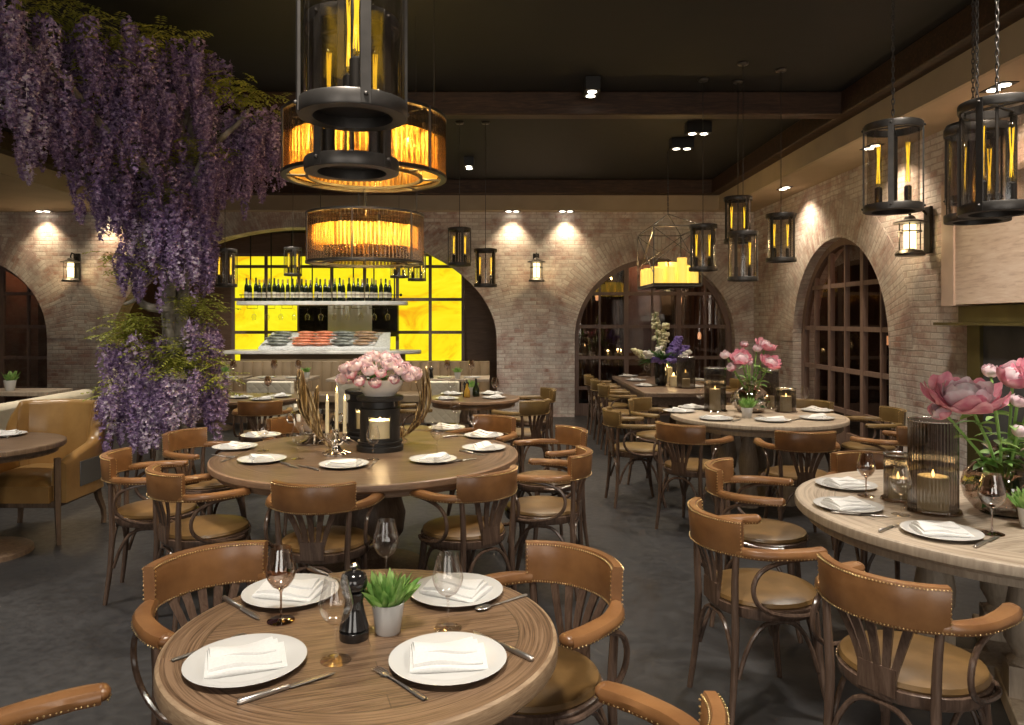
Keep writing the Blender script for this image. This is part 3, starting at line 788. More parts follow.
TA=(-.376,1.995); TB=(-.866,4.69); TC=(2.25,3.28); TD=(2.235,6.57); TF=(-.34,8.05); TG=(-2.75,8.05); TH=(-3.57,5.05)
def facing(px,py,T): return (T[0]-px,T[1]-py)
g='leather armchairs at the nearest round table'
chair(-.85,2.33,.69,-.72,'tan leather armchair behind the left side of the nearest round table',g)
chair(.08,2.33,-.70,-.715,'tan leather armchair with visible seat at the right of the nearest round table',g)
chair(-.925,1.52,.82,.58,'tan leather armchair cut off at the lower left corner, only its arm showing',g)
chair(.155,1.54,-.73,.69,'tan leather armchair cut off at the bottom edge, front right of the nearest table',g)
g='leather armchairs around the middle round table'
for (dx,dy,l) in ((-.93,-.86,'at the front left, back to camera'),(-.06,-1.17,'in front, behind the potted plant'),(.81,-.89,'at the front right, back to camera'),
    (1.335,-.30,'at the right side, nearer of two'),(1.38,.65,'at the right side, farther of two'),(-1.44,-.36,'at the left end, nearer of two'),(-1.42,.52,'at left, right of the tree'),
    (.80,1.33,'on the far side right, facing the camera'),(-.86,1.28,'on the far side left, facing the camera')):
    L=math.hypot(dx,dy); k=(L-.25)/L
    chair(TB[0]+dx*k,TB[1]+dy*k,-dx,-dy,'brown leather armchair of the middle round table, '+l,g)
g='leather armchairs around the right grey table'
chair(1.07,3.09,.98,.18,'brown leather armchair standing sideways left of the right grey table, seen whole',g)
chair(1.335,2.43,.81,.59,'large tan leather armchair at the lower right, its fan splat facing the camera',g)
chair(1.37,3.93,.88,-.42,'tan leather armchair behind the sideways one, left of the right grey table',g)
chair(2.10,4.12,-.08,-1,'tan leather armchair behind the right grey table, facing the camera',g)
g='leather armchairs around the far grey table'
for (dx,dy,l) in ((-.95,-1.04,'at its front left, back to camera'),(-.13,-1.42,'in front of it, back to camera'),(-1.33,-.10,'at its left side'),(-.93,.78,'behind it on the left'),(1.22,-.05,'at its right side by the window'),(.82,-1.10,'at its front right, half hidden'),(.78,.62,'behind it on the right')):
    L=math.hypot(dx,dy); k=(L-.25)/L
    chair(TD[0]+dx*k,TD[1]+dy*k,-dx,-dy,'tan leather armchair of the far round grey table, '+l,g,chairG if dy>-.9 else chairA)
g='olive leather chairs along the long table'
for i,y in enumerate((8.95,9.7,10.5)):
    chair(1.42,y,1,0,'olive leather armchair at the left side of the long table, %s from the camera'%nth(i),g,chairG)
    chair(2.82,y,-1,0,'olive leather armchair at the right side of the long table, %s from the camera'%nth(i),g,chairG)
g='leather armchairs at the small tables by the bar'
chair(.15,7.35,-.7,.75,'brown leather armchair right of the small round table, nearer of two',g,chairG)
chair(.28,8.35,-1,-.25,'brown leather armchair right of the small round table, farther of two',g,chairG)
chair(-2.40,7.33,-.2,1,'brown armchair with its back to the camera at the table right of the tree',g)
chair(-3.35,7.35,.6,.75,'olive seated bentwood armchair partly hidden behind the tree trunk',g,chairG)
chair(-.95,7.55,.85,.4,'brown leather armchair left of the small round table, hidden behind the black candle lantern',g,chairG)
# ------------------------------------------------------------------ tables
def table(name,label,c,Rr,topm,rimm,loc_z=.76,thick=.05,apron=.0,rot=0,ped='column'):
    t=thing(name,label,'table',(c[0],c[1],0),rot)
    b=MB(); b.lathe([(Rr-.012,loc_z-.0005),(0,loc_z)],96,smooth=False,cap=False); obj('tabletop',b,MAT[topm],t)
    b=MB(); pr=[(Rr-.012,loc_z),(Rr-.003,loc_z-.004),(Rr,loc_z-.012),(Rr,loc_z-thick+.012),(Rr-.008,loc_z-thick+.003),(Rr-.03,loc_z-thick)]
    if apron: pr+=[(Rr-.035,loc_z-thick-.01),(Rr-.05,loc_z-thick-.015),(Rr-.05,loc_z-thick-apron),(Rr-.075,loc_z-thick-apron)]
    pr+=[(0,pr[-1][1])]
    b.lathe(pr,96,cap=False); obj('edge',b,MAT[rimm],t)
    return t
t=table('round_table','nearest round oak table laid for four with pepper mill and plant',TA,.517,'table_oak','rim_oak',thick=.055,rot=.32)
b=MB(); b.lathe([(.06,.70),(.05,.60),(.065,.5),(.05,.42),(.09,.28),(.10,.2),(.06,.1),(.24,.05),(.25,.0)],36); obj('pedestal',b,MAT['pedestal_dark'],t)
t=table('round_table','large dark walnut round table in the middle laid for eight with black lanterns',TB,.95,'table_walnut','rim_walnut',thick=.045,apron=.035,rot=.15)
b=MB(); b.lathe([(.14,.68),(.15,.66),(.11,.62),(.12,.58),(.20,.50),(.235,.38),(.22,.26),(.15,.17),(.13,.12),(.20,.09),(.36,.05),(.38,.0)],40,c=(0,0,0)); obj('pedestal',b,MAT['pedestal_dark'],t)
t=table('round_table','weathered grey wood round table at the right with turned legs',TC,.9,'table_grey','pedestal_grey',thick=.05,apron=.04,rot=.35)
for k in range(4):
    a=PI/4+k*PI/2; x,y=.30*math.cos(a),.30*math.sin(a)
    b=MB(); b.lathe([(.055,.67),(.06,.64),(.045,.60),(.05,.57),(.065,.50),(.085,.38),(.082,.30),(.055,.25),(.05,.235),(.07,.22),(.07,.20)],28,(x,y,0)); b.box((x,y,.145),(.15,.15,.13),a); obj('leg',b,MAT['pedestal_grey'],t)
b=MB()
for k in range(2): b.box((0,0,.042+.0005*k),(1.15,.16,.083),PI/4+k*PI/2)
b.box((0,0,.62),(.62,.62,.04),0)
obj('cross_base',b,MAT['pedestal_grey'],t,bevel=.008)
t=table('round_table','far round grey wood table in front of the right arched window',TD,.75,'table_grey','pedestal_grey',thick=.045,apron=.05,rot=.2)
for k in range(4):
    a=PI/4+k*PI/2; x,y=.26*math.cos(a),.26*math.sin(a)
    b=MB(); b.lathe([(.055,.66),(.045,.60),(.065,.50),(.085,.38),(.075,.28),(.05,.24),(.07,.22),(.07,.16),(.08,.0)],20,(x,y,0)); obj('leg',b,MAT['pedestal_grey'],t)
t=table('round_table','small round wooden table in front of the bar, right of the flower bowl',TF,.5,'table_walnut','rim_walnut',thick=.04,apron=.05)
b=MB(); b.lathe([(.06,.67),(.05,.5),(.07,.3),(.06,.1),(.24,.04),(.25,0)],24); obj('pedestal',b,MAT['pedestal_dark'],t)
t=table('round_table','small round wooden table just right of the tree, near the cream bench',TG,.5,'table_walnut','rim_walnut',thick=.04,apron=.03)
b=MB(); b.lathe([(.06,.69),(.05,.5),(.07,.3),(.06,.1),(.24,.04),(.25,0)],24); obj('pedestal',b,MAT['pedestal_dark'],t)
t=table('round_table','dark round pedestal table at the left edge in front of the club armchair',TH,.5,'table_walnut','pedestal_dark',thick=.045,apron=.035)
b=MB(); b.lathe([(.06,.69),(.05,.62),(.075,.55),(.06,.45),(.05,.3),(.07,.15),(.10,.10),(.12,.07)],28); obj('pedestal',b,MAT['pedestal_dark'],t)
b=MB(); b.lathe([(.12,.075),(.2,.065),(.22,.05),(.28,.042),(.30,.03),(.305,.0)],40); obj('base',b,MAT['pedestal_dark'],t)
# long table
wood('table_long',[(.10,.065,.045),(.165,.112,.08),(.23,.165,.12)],(14,1.2,14),.4)
t=thing('long_table','long rectangular dark wood table before the centre arched window','table',(2.12,9.8,0))
b=MB(); b.box((0,0,.735),(1.02,2.6,.05)); obj('tabletop',b,MAT['table_long'],t,bevel=.006)
b=MB(); b.box((0,0,.66),(.9,2.45,.1)); obj('apron',b,MAT['table_long'],t)
for sy in(-1,1):
    for sx in(-1,1):
        b=MB(); b.lathe([(.05,.61),(.04,.55),(.06,.45),(.075,.34),(.05,.2),(.06,.1),(.05,0)],20,(sx*.36,sy*1.1,0)); obj('leg',b,MAT['pedestal_dark'],t)
# ------------------------------------------------------------------ club armchair, facing the camera
t=thing('club_armchair','caramel leather club armchair with curved wings behind the left dark table','armchair',(-3.50,5.60,0),.0)
b=MB()
# U shaped padded wall: path from the right arm tip round the back to the left arm tip
def upath(u):
    # u 0..1
    pts=[(.335,-.34),(.335,-.15),(.335,.05),(.32,.17),(.25,.235),(.12,.262),(0,.27),(-.12,.262),(-.25,.235),(-.32,.17),(-.335,.05),(-.335,-.15),(-.335,-.34)]
    f=u*(len(pts)-1); i=min(int(f),len(pts)-2); q=f-i
    return Vector((pts[i][0]*(1-q)+pts[i+1][0]*q,pts[i][1]*(1-q)+pts[i+1][1]*q,0))
def hgt(u):
    d=abs(u-.5)*2   # 0 at back, 1 at arm tip
    if d<.42: return .965
    if d<.62:
        q=(d-.42)/.20; return .965-.275*(3*q*q-2*q**3)
    return .69-.10*(d-.62)/.38
nu=72; nv=12
def wall(u,v,inner):
    p=upath(u); e=1e-3; tt=(upath(min(1,u+e))-upath(max(0,u-e))).normalized(); o=Vector((tt.y,-tt.x,0))
    return p,o
vs=[];fs=[]
for i in range(nu+1):
    u=i/nu; p,o=wall(u,0,0); h=hgt(u); z0=.30
    d=abs(u-.5)*2; fl=.10*max(0,1-d/.6)   # the back leans and flares outwards
    sec=[]
    for k in range(7): q=k/6; sec.append((.045+fl*q**2*.9,z0+(h-.03-z0)*q))
    for a in (30,60,90,120,150): sec.append((.045+fl*.9-.045+.045*math.cos(math.radians(a)),h-.03+.03*math.sin(math.radians(a))))
    for k in range(6,-1,-1): q=k/6; sec.append((-.045+fl*q**2*.9-.015*math.sin(q*PI),z0+(h-.03-z0)*q))
    # which side is outward? path runs right->back->left, o points ... outward is away from the centre
    c=Vector((0,-.03,0)); sg=1 if (p-c).dot(o)>0 else -1
    for (a,z) in sec: q=p+o*(a*sg); vs.append((q.x,q.y,z))
m=len(sec)
for i in range(nu):
    for k in range(m): fs.append((i*m+k,i*m+(k+1)%m,(i+1)*m+(k+1)%m,(i+1)*m+k))
fs.append(tuple(range(m))); fs.append(tuple(nu*m+k for k in range(m-1,-1,-1)))
b.add(vs,fs); obj('backrest',b,MAT['leather_club'],t)
b=MB(); b.grid(lambda u,v:((u-.5)*.575,-.39+.62*v,.415+.085*(1-abs(2*u-1)**4)*(1-abs(2*v-1)**6)),20,20); b.box((0,-.085,.365),(.575,.61,.115)); obj('seat',b,MAT['leather_club'],t)
b=MB(); b.box((0,-.07,.29),(.66,.58,.045)); obj('frame',b,MAT['pedestal_dark'],t,bevel=.006)
simple('grey_cloth',(.10,.10,.10),.8)
for s in(-1,1):
    b=MB(); b.box((s*.384,-.02,.47),(.008,.30,.18)); obj('side_panel',b,MAT['grey_cloth'],t)
    b=MB(); b.tube([(s*.32,-.345,.62),(s*.325,-.35,.30),(s*.325,-.345,.15),(s*.325,-.335,0)],[.026,.026,.022,.018],4,up=(0,1,0)); obj('leg',b,MAT['pedestal_dark'],t)
    b=MB(); b.tube([(s*.315,.17,.30),(s*.32,.19,.22),(s*.325,.245,.12),(s*.33,.25,.05),(s*.33,.24,0)],[.034,.03,.024,.021,.022],6); obj('leg',b,MAT['pedestal_dark'],t)
# ------------------------------------------------------------------ banquettes and benches
def banquette(name,label,x0,x1,y,top,mat,dep=.6,seg=.16,seat=.45):
    t=thing(name,label,'bench',((x0+x1)/2,y,0)); w=(x1-x0)
    n=max(2,round(w/seg))
    b=MB(); b.grid(lambda u,v:((u-.5)*w, dep/2-.12-.030*abs(math.sin(PI*n*u))**.6-.02*math.sin(PI*v), seat+(top-seat)*v),n*10,8)
    b.grid(lambda u,v:((u-.5)*w, dep/2-.12-.03*abs(math.sin(PI*n*u))**.6*(1-v)+.12*v, top),n*10,2)
    b.box((0,dep/2-.06,(top-.004)/2),(w-.002,.118,top-.006)); obj('backrest',b,MAT[mat],t)
    b=MB(); b.box((0,-.06,seat-.07),(w,dep-.12,.14)); obj('seat',b,MAT[mat],t,bevel=.025)
    b=MB(); b.box((0,-.04,(seat-.14)/2),(w-.04,dep-.16,seat-.142)); obj('base',b,MAT['pedestal_dark'],t)
    return t
banquette('tufted_banquette','long tan channel-tufted banquette in front of the marble bar',-5.02,-.25,11.75,.93,'banquette_tan')
m=N('quilt_cream'); v=m.coord(); sp=m.n('SeparateXYZ'); m.set(sp,0,v)
s1=m.math('ABSOLUTE',m.math('SINE',m.math('MULTIPLY',m.math('ADD',sp.outputs[0],sp.outputs[2]),28))); s2=m.math('ABSOLUTE',m.math('SINE',m.math('MULTIPLY',m.math('SUBTRACT',sp.outputs[0],sp.outputs[2]),28)))
hq=m.math('MINIMUM',s1,s2); m.bsdf((.68,.62,.49),.7,0,m.bump(m.math('POWER',hq,.4),.35,.012))
def bench(px0,px1,d,label,top=.80,depth=.5):
    x0=(px0-CX)/F*d; x1=(px1-CX)/F*d
    t=thing('quilted_bench',label,'bench',((x0+x1)/2,d+depth/2,0),0,'cream quilted benches'); w=x1-x0
    b=MB(); b.box((0,-depth/2+.06,(top+.25)/2),(w,.12,top-.25)); obj('backrest',b,MAT['quilt_cream'],t,bevel=.02)
    b=MB(); b.box((0,.06,.40),(w,depth-.12,.12)); obj('seat',b,MAT['quilt_cream'],t,bevel=.02)
    for sx in(-1,1):
        for sy in(-1,1):
            b=MB(); b.tube([(sx*(w/2-.05),sy*(depth/2-.06),.34),(sx*(w/2-.05),sy*(depth/2-.06),0)],[.022,.015],8); obj('leg',b,MAT['pedestal_dark'],t)
bench(246,292,9.6,'cream quilted bench, left one, facing the banquette near the tree')
bench(336,372,9.6,'cream quilted bench mostly hidden behind the flower bowl')
bench(424,459,9.6,'cream quilted bench, right one, behind the small round table')
def sqtable(x,y,w,label):
    t=thing('square_table',label,'table',(x,y,0),0,'pale square tables at the banquette')
    b=MB(); b.box((0,0,.74),(w,.7,.04)); obj('tabletop',b,MAT['pedestal_grey'],t,bevel=.004)
    b=MB(); b.lathe([(.04,.72),(.03,.5),(.04,.1),(.22,.03),(.23,0)],20); obj('pedestal',b,MAT['pedestal_dark'],t)
q=[((x-CX)/F*10.7,l) for x,l in ((280,'behind the left cream bench'),(360,'behind the flower bowl'),(458,'behind the right cream bench'))]
SQ=[]
for x,l in q: sqtable(x,10.85,.9,'pale square table laid with plates, '+l); SQ.append((x,10.85))
q=(213-CX)/F*10.7; sqtable(q,10.85,.8,'pale square table with plant just right of the tree'); SQ.append((q,10.85))
# left side: cream sofa run, side table, cream chairs
simple('sofa_cream',(.68,.60,.45),.75,ns=8,namt=.05)
t=thing('cream_sofa','long cream upholstered sofa running back under the far left window','sofa',(-4.98,7.55,0),.03)
b=MB(); b.box((.22,0,.56),(.16,1.9,.50)); obj('backrest',b,MAT['sofa_cream'],t,bevel=.05)
b=MB(); b.box((-.14,0,.34),(.60,1.9,.20)); obj('seat',b,MAT['sofa_cream'],t,bevel=.05)
b=MB(); b.box((0,0,.12),(.7,1.8,.22)); obj('base',b,MAT['pedestal_dark'],t)
t=thing('cream_high_chair','cream high backed chair between the club armchair and the tree','chair',(-4.25,8.3,0),.2)
b=MB(); b.box((0,.2,.80),(.50,.09,.66)); obj('backrest',b,MAT['sofa_cream'],t,bevel=.03)
b=MB(); b.box((0,0,.46),(.50,.48,.12)); obj('seat',b,MAT['sofa_cream'],t,bevel=.03)
for sx in(-1,1):
    for sy in(-1,1):
        b=MB(); b.tube([(sx*.2,sy*.19,.40),(sx*.215,sy*.2,0)],[.022,.014],8); obj('leg',b,MAT['pedestal_dark'],t)
t=thing('side_table','pale wood table with plant under the far left window','table',(-5.95,8.82,0))
b=MB(); b.box((.0,0,.74),(1.3,.5,.05)); obj('tabletop',b,MAT['pedestal_grey'],t,bevel=.004)
for sx in(-1,1):
    for sy in(-1,1):
        b=MB(); b.box((sx*.58,sy*.20,.357),(.06,.06,.714)); obj('leg',b,MAT['pedestal_grey'],t)
# ------------------------------------------------------------------ bar
bx0=pt(231,350,12.85).x; bx1=pt(422,350,12.85).x
t=thing('marble_bar','white marble bar counter with a long rounded right end','bar',((bx0+bx1)/2,12.75,0))
w=bx1-bx0
def slab(mb,w,dep,z0,z1,rend):
    pts=[(-w/2,-dep/2),(w/2-rend,-dep/2)]+[(w/2-rend+rend*math.sin(a*PI/20),-dep/2*math.cos(a*PI/20)) for a in range(1,20)]+[(w/2-rend,dep/2),(-w/2,dep/2)]
    n=len(pts); vs=[(x,y,z0) for x,y in pts]+[(x,y,z1) for x,y in pts]
    mb.add(vs,[tuple(range(n-1,-1,-1)),tuple(range(n,2*n))]+[(k,(k+1)%n,n+(k+1)%n,n+k) for k in range(n)],False)
b=MB(); slab(b,w,.60,1.02,1.085,.5); obj('countertop',b,MAT['marble'],t,bevel=.015)
b=MB(); slab(b,w-.55,.44,.0,1.019,.2); obj('body',b,MAT['banquette_tan'],t)
sx0=pt(240,303,12.85).x; sx1=pt(408,303,12.85).x; sw=sx1-sx0
t=thing('bottle_shelf','white marble shelf with a thin rail hung above the bar','shelf',((sx0+sx1)/2,12.85,0))
b=MB(); slab(b,sw,.36,1.855,1.925,.2); obj('shelf_board',b,MAT['marble'],t,bevel=.012)
b=MB(); b.tube([(-sw/2+.05,-.17,2.03),(sw/2-.1,-.17,2.03)],.007,6)
for k in range(7): b.tube([(-sw/2+.08+k*(sw-.3)/6,-.17,1.92),(-sw/2+.08+k*(sw-.3)/6,-.17,2.03)],.005,6)
b.ball((sw/2-.1,-.17,2.03),.025,10); obj('rail',b,MAT['iron_dark'],t)
b=MB()
for k in range(8): x=-sw/2+.15+k*(sw-.4)/7; b.tube([(x,.1,1.92),(x,.1,3.2)],.012,6)
obj('hanger_rod',b,MAT['iron_dark'],t)
b=MB()
for k in range(9):
    x=-sw/2+.22+k*(sw-.5)/8; b.tube([(x-.09,-.02,1.80),(x+.09,-.02,1.80),(x+.09,-.02,1.86)],.004,5); b.tube([(x-.09,-.02,1.80),(x-.09,-.02,1.86)],.004,5)
obj('glass_rack',b,MAT['iron_dark'],t)
def bottle_proto(green,foil):
    t=thing('wine_bottle','x','bottle')
    b=MB(); b.lathe([(.0,0),(.036,.0),(.038,.01),(.038,.19),(.030,.225),(.016,.25),(.0145,.30),(0,.30)],14); obj('body',b,MAT['bottle_green'],t)
    b=MB(); b.lathe([(.0385,.05),(.0385,.13)],14,cap=False); obj('paper_label',b,MAT['bottle_label'] if not foil else MAT['linen_cream'],t)
    b=MB(); b.lathe([(.0155,.25),(.0155,.315),(.012,.325),(0,.326)],12,cap=False); obj('foil_cap',b,MAT['foil'] if foil else MAT['black_matte'],t)
    return Proto(t)
BP=[bottle_proto(0,0),bottle_proto(0,1)]
nb=32
for k in range(nb):
    x=sx0+.12+k*(sw-.42)/(nb-1); rr=random.Random(k).random()
    BP[k%2 if rr>.3 else 1].put('dark green wine bottle on the marble bar shelf, %s from the left'%nth(k),(x+(rr-.5)*.02,12.80+.03*(rr-.5),1.926),rr*6,'wine bottles on the bar shelf',(1,1,1.12+.14*rr))
# wine glass
def wineglass_proto(wine=False,hang=False,mat='wine_glass'):
    t=thing('wine_glass','x','glass')
    b=MB(); b.lathe([(.001,.088),(.010,.090),(.025,.100),(.038,.120),(.0425,.138),(.040,.155),(.033,.180),(.0275,.205),(.0285,.205)],28,cap=False); obj('bowl',b,MAT[mat],t)
    b=MB(); b.lathe([(.006,.006),(.0035,.015),(.003,.05),(.0035,.08),(.008,.089)],12); obj('stem',b,MAT[mat],t)
    b=MB(); b.lathe([(.0,.001),(.037,.001),(.038,.0025),(.02,.0045),(.006,.008),(0,.009)],28); obj('foot',b,MAT['clear_glass' if mat!='amber_glass' else mat],t)
    if wine: b=MB(); b.lathe([(.0,.091),(.012,.094),(.026,.104),(.036,.120),(.039,.130),(0,.130)],24); obj('wine',b,MAT['red_wine'],t)
    return Proto(t)
WG=wineglass_proto(); WGr=wineglass_proto(mat='amber_glass')
for k in range(11):
    x=sx0+.25+k*(sw-.6)/10; rt=WG.put('upturned wine glass hanging under the bar shelf, %s from the left'%nth(k),(x,12.83,1.80),0,'wine glasses hanging under the bar shelf',1.0)
    rt.rotation_euler=(PI,0,0)
# dark screen with steel panel
t=thing('kitchen_hatch','black panel with a bright steel centre behind the hanging glasses','panel',(0,13.42,0))
mb=MB(); mb.bb((pt(299,0,13.4).x,-.02,1.30),(pt(398,0,13.4).x,.03,1.93)); obj('back_board',mb,MAT['black_gloss'],t)
mb=MB(); mb.bb((pt(328,0,13.4).x,-.03,1.30),(pt(372,0,13.4).x,-.021,1.93)); obj('steel_sheet',mb,MAT['steel_panel'],t)
# fish display
fx0=pt(262,340,12.75).x; fx1=pt(392,340,12.75).x; fw=fx1-fx0
t=thing('fish_display','white ice tray of fresh fish tilted on the marble bar','tray',((fx0+fx1)/2,12.78,1.086))
b=MB()
vs=[(-fw/2,-.24,0),(fw/2,-.24,0),(fw/2-.12,.24,0),(-fw/2+.12,.24,0),(-fw/2,-.24,.05),(fw/2,-.24,.05),(fw/2-.06,.22,.30),(-fw/2+.1,.22,.30)]
b.add(vs,[(0,3,2,1),(4,5,6,7),(0,1,5,4),(1,2,6,5),(2,3,7,6),(3,0,4,7)],False); obj('ice_bed',b,MAT['ice'],t,bevel=.01)
tl=t.location
def fish_proto(mat,nm):
    t=thing('fish','x','fish')
    b=MB(); n=14
    prof=[(0,.012),(.03,.030),(.10,.052),(.18,.055),(.27,.040),(.36,.018),(.40,.010)]
    vs=[];fs=[]
    for (x,r) in prof:
        for k in range(n): a=2*PI*k/n; vs.append((x-.2,r*math.cos(a),r*.62*math.sin(a)))
    for j in range(len(prof)-1):
        for k in range(n): fs.append((j*n+k,j*n+(k+1)%n,(j+1)*n+(k+1)%n,(j+1)*n+k))
    fs.append(tuple(range(n-1,-1,-1))); b.add(vs,fs); obj('body',b,MAT[mat],t)
    b=MB(); b.add([(.19,0,.006),(.26,.055,.004),(.245,0,.004),(.26,-.055,.004),(.19,0,-.004),(.26,.055,-.002),(.245,0,-.002),(.26,-.055,-.002)],[(0,1,2),(0,2,3),(4,6,5),(4,7,6),(0,4,5,1),(3,7,4,0),(1,5,6,2),(2,6,7,3)],False); obj('tail',b,MAT[mat],t)
    b=MB(); b.add([(-.08,.045,.0),(.06,.085,.0),(.10,.035,.0),(-.08,.045,.006),(.06,.085,.006),(.10,.035,.006)],[(0,2,1),(3,4,5),(0,1,4,3),(1,2,5,4),(2,0,3,5)],False); obj('fin',b,MAT[mat],t)
    return Proto(t)
FP={'salmon':fish_proto('salmon','a'),'grey':fish_proto('fish_grey','b'),'brown':fish_proto('fish_brown','c')}
FN={'salmon':'salmon-pink fish','grey':'grey silver fish','brown':'brown fish'}
cols=[('grey',-.83),('salmon',-.38),('salmon',-.08),('grey',.30),('brown',.66)]
for ci,(kind,xx) in enumerate(cols):
    for r in range(5):
        fy=-.19+.085*r; z=1.086+.05+.035+(fy+.24)*.54
        o=FP[kind].put('%s on the ice tray, %s row from front, %s pile from left'%(FN[kind],nth(r),nth(ci)),(tl.x+xx+.04*math.sin(r*2.1+ci),12.78+fy,z),.12*math.sin(r*3+ci)+(PI if (r+ci)%3==0 else 0),'fish on the ice tray',.95+.1*math.sin(r+ci))
# ------------------------------------------------------------------ table ware
def plate_proto():
    t=thing('dinner_plate','x','plate')
    b=MB(); b.lathe([(0,.002),(.085,.002),(.09,.0),(.10,.003),(.142,.0145),(.144,.0165),(.141,.017),(.105,.0085),(.095,.0065),(0,.006)],56); obj('dish',b,MAT['porcelain'],t)
    return Proto(t)
# plates have no parts: one mesh each
def simple_proto(name,mb,mat,**k):
    o=obj(name,mb,mat,**k); return Proto(o)
b=MB(); b.lathe([(0,.002),(.085,.002),(.09,.0),(.10,.003),(.142,.0145),(.144,.0165),(.141,.017),(.105,.0085),(.095,.0065),(0,.006)],56)
PL=simple_proto('dinner_plate',b,MAT['porcelain']); PL.root['category']='plate'
def napkin_mesh():
    b=MB()
    def sheet(w,l,z,dx,dy,rot,h=.006,curl=.004):
        m=Matrix.Translation((dx,dy,z))@Matrix.Rotation(rot,4,'Z')
        top=lambda u,v:((u-.5)*l,(v-.5)*w,h+curl*math.sin(u*5+v*2)+.006*math.sin(PI*v)*(1-u*.5))
        b.grid(top,12,10,True,m)
        bot=lambda u,v:((.5-u)*l,(v-.5)*w,0)
        b.grid(bot,1,1,False,m)
        for (A,B) in (((0,0),(1,0)),((1,0),(1,1)),((1,1),(0,1)),((0,1),(0,0))):
            def e(u,v,A=A,B=B):
                s=A[0]+(B[0]-A[0])*u; r=A[1]+(B[1]-A[1])*u
                p=top(s,r); return (p[0]*(1+.012*math.sin(PI*v)),p[1]*(1+.03*math.sin(PI*v)),p[2]*v)
            b.grid(e,12,4,True,m)
    sheet(.125,.185,.0,0,0,0,.009); sheet(.108,.165,.006,-.004,.005,.05,.012,.006); sheet(.062,.150,.015,-.008,.022,.10,.011,.005)
    return b
NP=simple_proto('napkin',napkin_mesh(),MAT['linen'],sharp=False); NP.root['category']='napkin'
def cut_fork():
    b=MB()
    prof=[(-.10,.0065),(-.08,.0068),(-.03,.0045),(.02,.0030),(.045,.0035),(.055,.009),(.065,.011)]
    def side(z): return None
    b.grid(lambda u,v:(prof_at(prof,v)[0],(u-.5)*2*prof_at(prof,v)[1],.003+.0025*math.sin(PI*u)+.004*max(0,v-.7)),6,26)
    for k in range(4):
        y=-.009+.006*k; b.tube([(.063,y,.0050),(.085,y,.0050),(.102,y,.0032)],[.0018,.0016,.0008],6)
    b.grid(lambda u,v:(prof_at(prof,v)[0],(.5-u)*2*prof_at(prof,v)[1],.0008),1,26)
    return b
def prof_at(prof,v):
    f=v*(len(prof)-1); i=min(int(f),len(prof)-2); q=f-i
    return (prof[i][0]*(1-q)+prof[i+1][0]*q, prof[i][1]*(1-q)+prof[i+1][1]*q)
def cut_knife():
    b=MB(); b.tube([(-.115,0,.005),(-.11,0,.005),(-.06,0,.005),(-.0,0,.005),(.005,0,.005)],[.003,.0068,.0068,.006,.003],10,flat=1)
    b.tube([(0,0,.004),(.01,0,.004),(.06,0,.004),(.10,-.001,.004),(.115,-.004,.004)],[.0035,.0085,.0090,.007,.0015],8,flat=.22,up=(0,1,0))
    return b
def cut_spoon():
    b=MB(); b.tube([(-.10,0,.004),(-.07,0,.004),(.0,0,.003),(.04,0,.004)],[.0055,.0055,.003,.003],8,flat=.5,up=(0,1,0)); b.ball((.066,0,.0065),.018,16,sc=(1.5,1,.28)); return b
FK=simple_proto('fork',cut_fork(),MAT['cutlery_dark']); FK.root['category']='fork'
KN=simple_proto('knife',cut_knife(),MAT['cutlery_dark']); KN.root['category']='knife'
SP=simple_proto('spoon',cut_spoon(),MAT['cutlery_dark']); SP.root['category']='spoon'
CUT={'fork':FK,'knife':KN,'spoon':SP}
def cutlery(kind,p0,p1,pos,tn,z=.7605):
    a=at(*p0,z); b_=at(*p1,z); mx,my=(a[0]+b_[0])/2,(a[1]+b_[1])/2
    CUT[kind].put('steel %s %s on the %s'%(kind,pos,tn),(mx,my,z),math.atan2(b_[1]-a[1],b_[0]-a[0]),kind+'s on the '+tn)
def setting(px,py,pos,tn,rot=None,T=None,nap=True,s=1.0):
    x,y=at(px,py,.768)
    PL.put('white plate %s on the %s'%(pos,tn),(x,y,.7605),0,'plates on the '+tn,s)
    if rot is None: rot=math.atan2(T[1]-y,T[0]-x)+PI/2
    if nap: NP.put('white napkin on the plate %s, %s'%(pos,tn),(x,y,.7605+.0072*s),rot,'napkins on the '+tn,s)
    return x,y
def glass(px,py,pos,tn,P=None,z=.7605,s=1.0):
    x,y=at(px,py,z); (P or WG).put('wine glass %s on the %s'%(pos,tn),(x,y,z),0,'wine glasses on the '+tn,s)
tn='nearest round table'
for px,py,pos,r in ((246,662,'at the front left',.35),(448,660,'at the front right',.12),(291,592.5,'at the back left',-.2),(456,591.5,'at the back right',-.45)):
    setting(px,py,pos,tn,r)
glass(281,621,'between the two left plates',tn,WGr); glass(336,661,'in front of the pepper mill',tn); glass(386,585,'behind the potted plant',tn); glass(448,629,'between the two right plates',tn)
cutlery('fork',(167,663),(250,634),'left of the front left plate',tn); cutlery('knife',(227,708),(343,671),'in front of the front left plate',tn)
cutlery('fork',(430,703),(372,667),'left of the front right plate',tn); cutlery('knife',(532,661),(473,633),'behind the front right plate',tn)
cutlery('knife',(222,598),(262,621),'left of the back left plate',tn); cutlery('spoon',(526,596),(474,612),'right of the back right plate',tn); cutlery('knife',(318,573),(338,581),'right of the back left plate',tn)
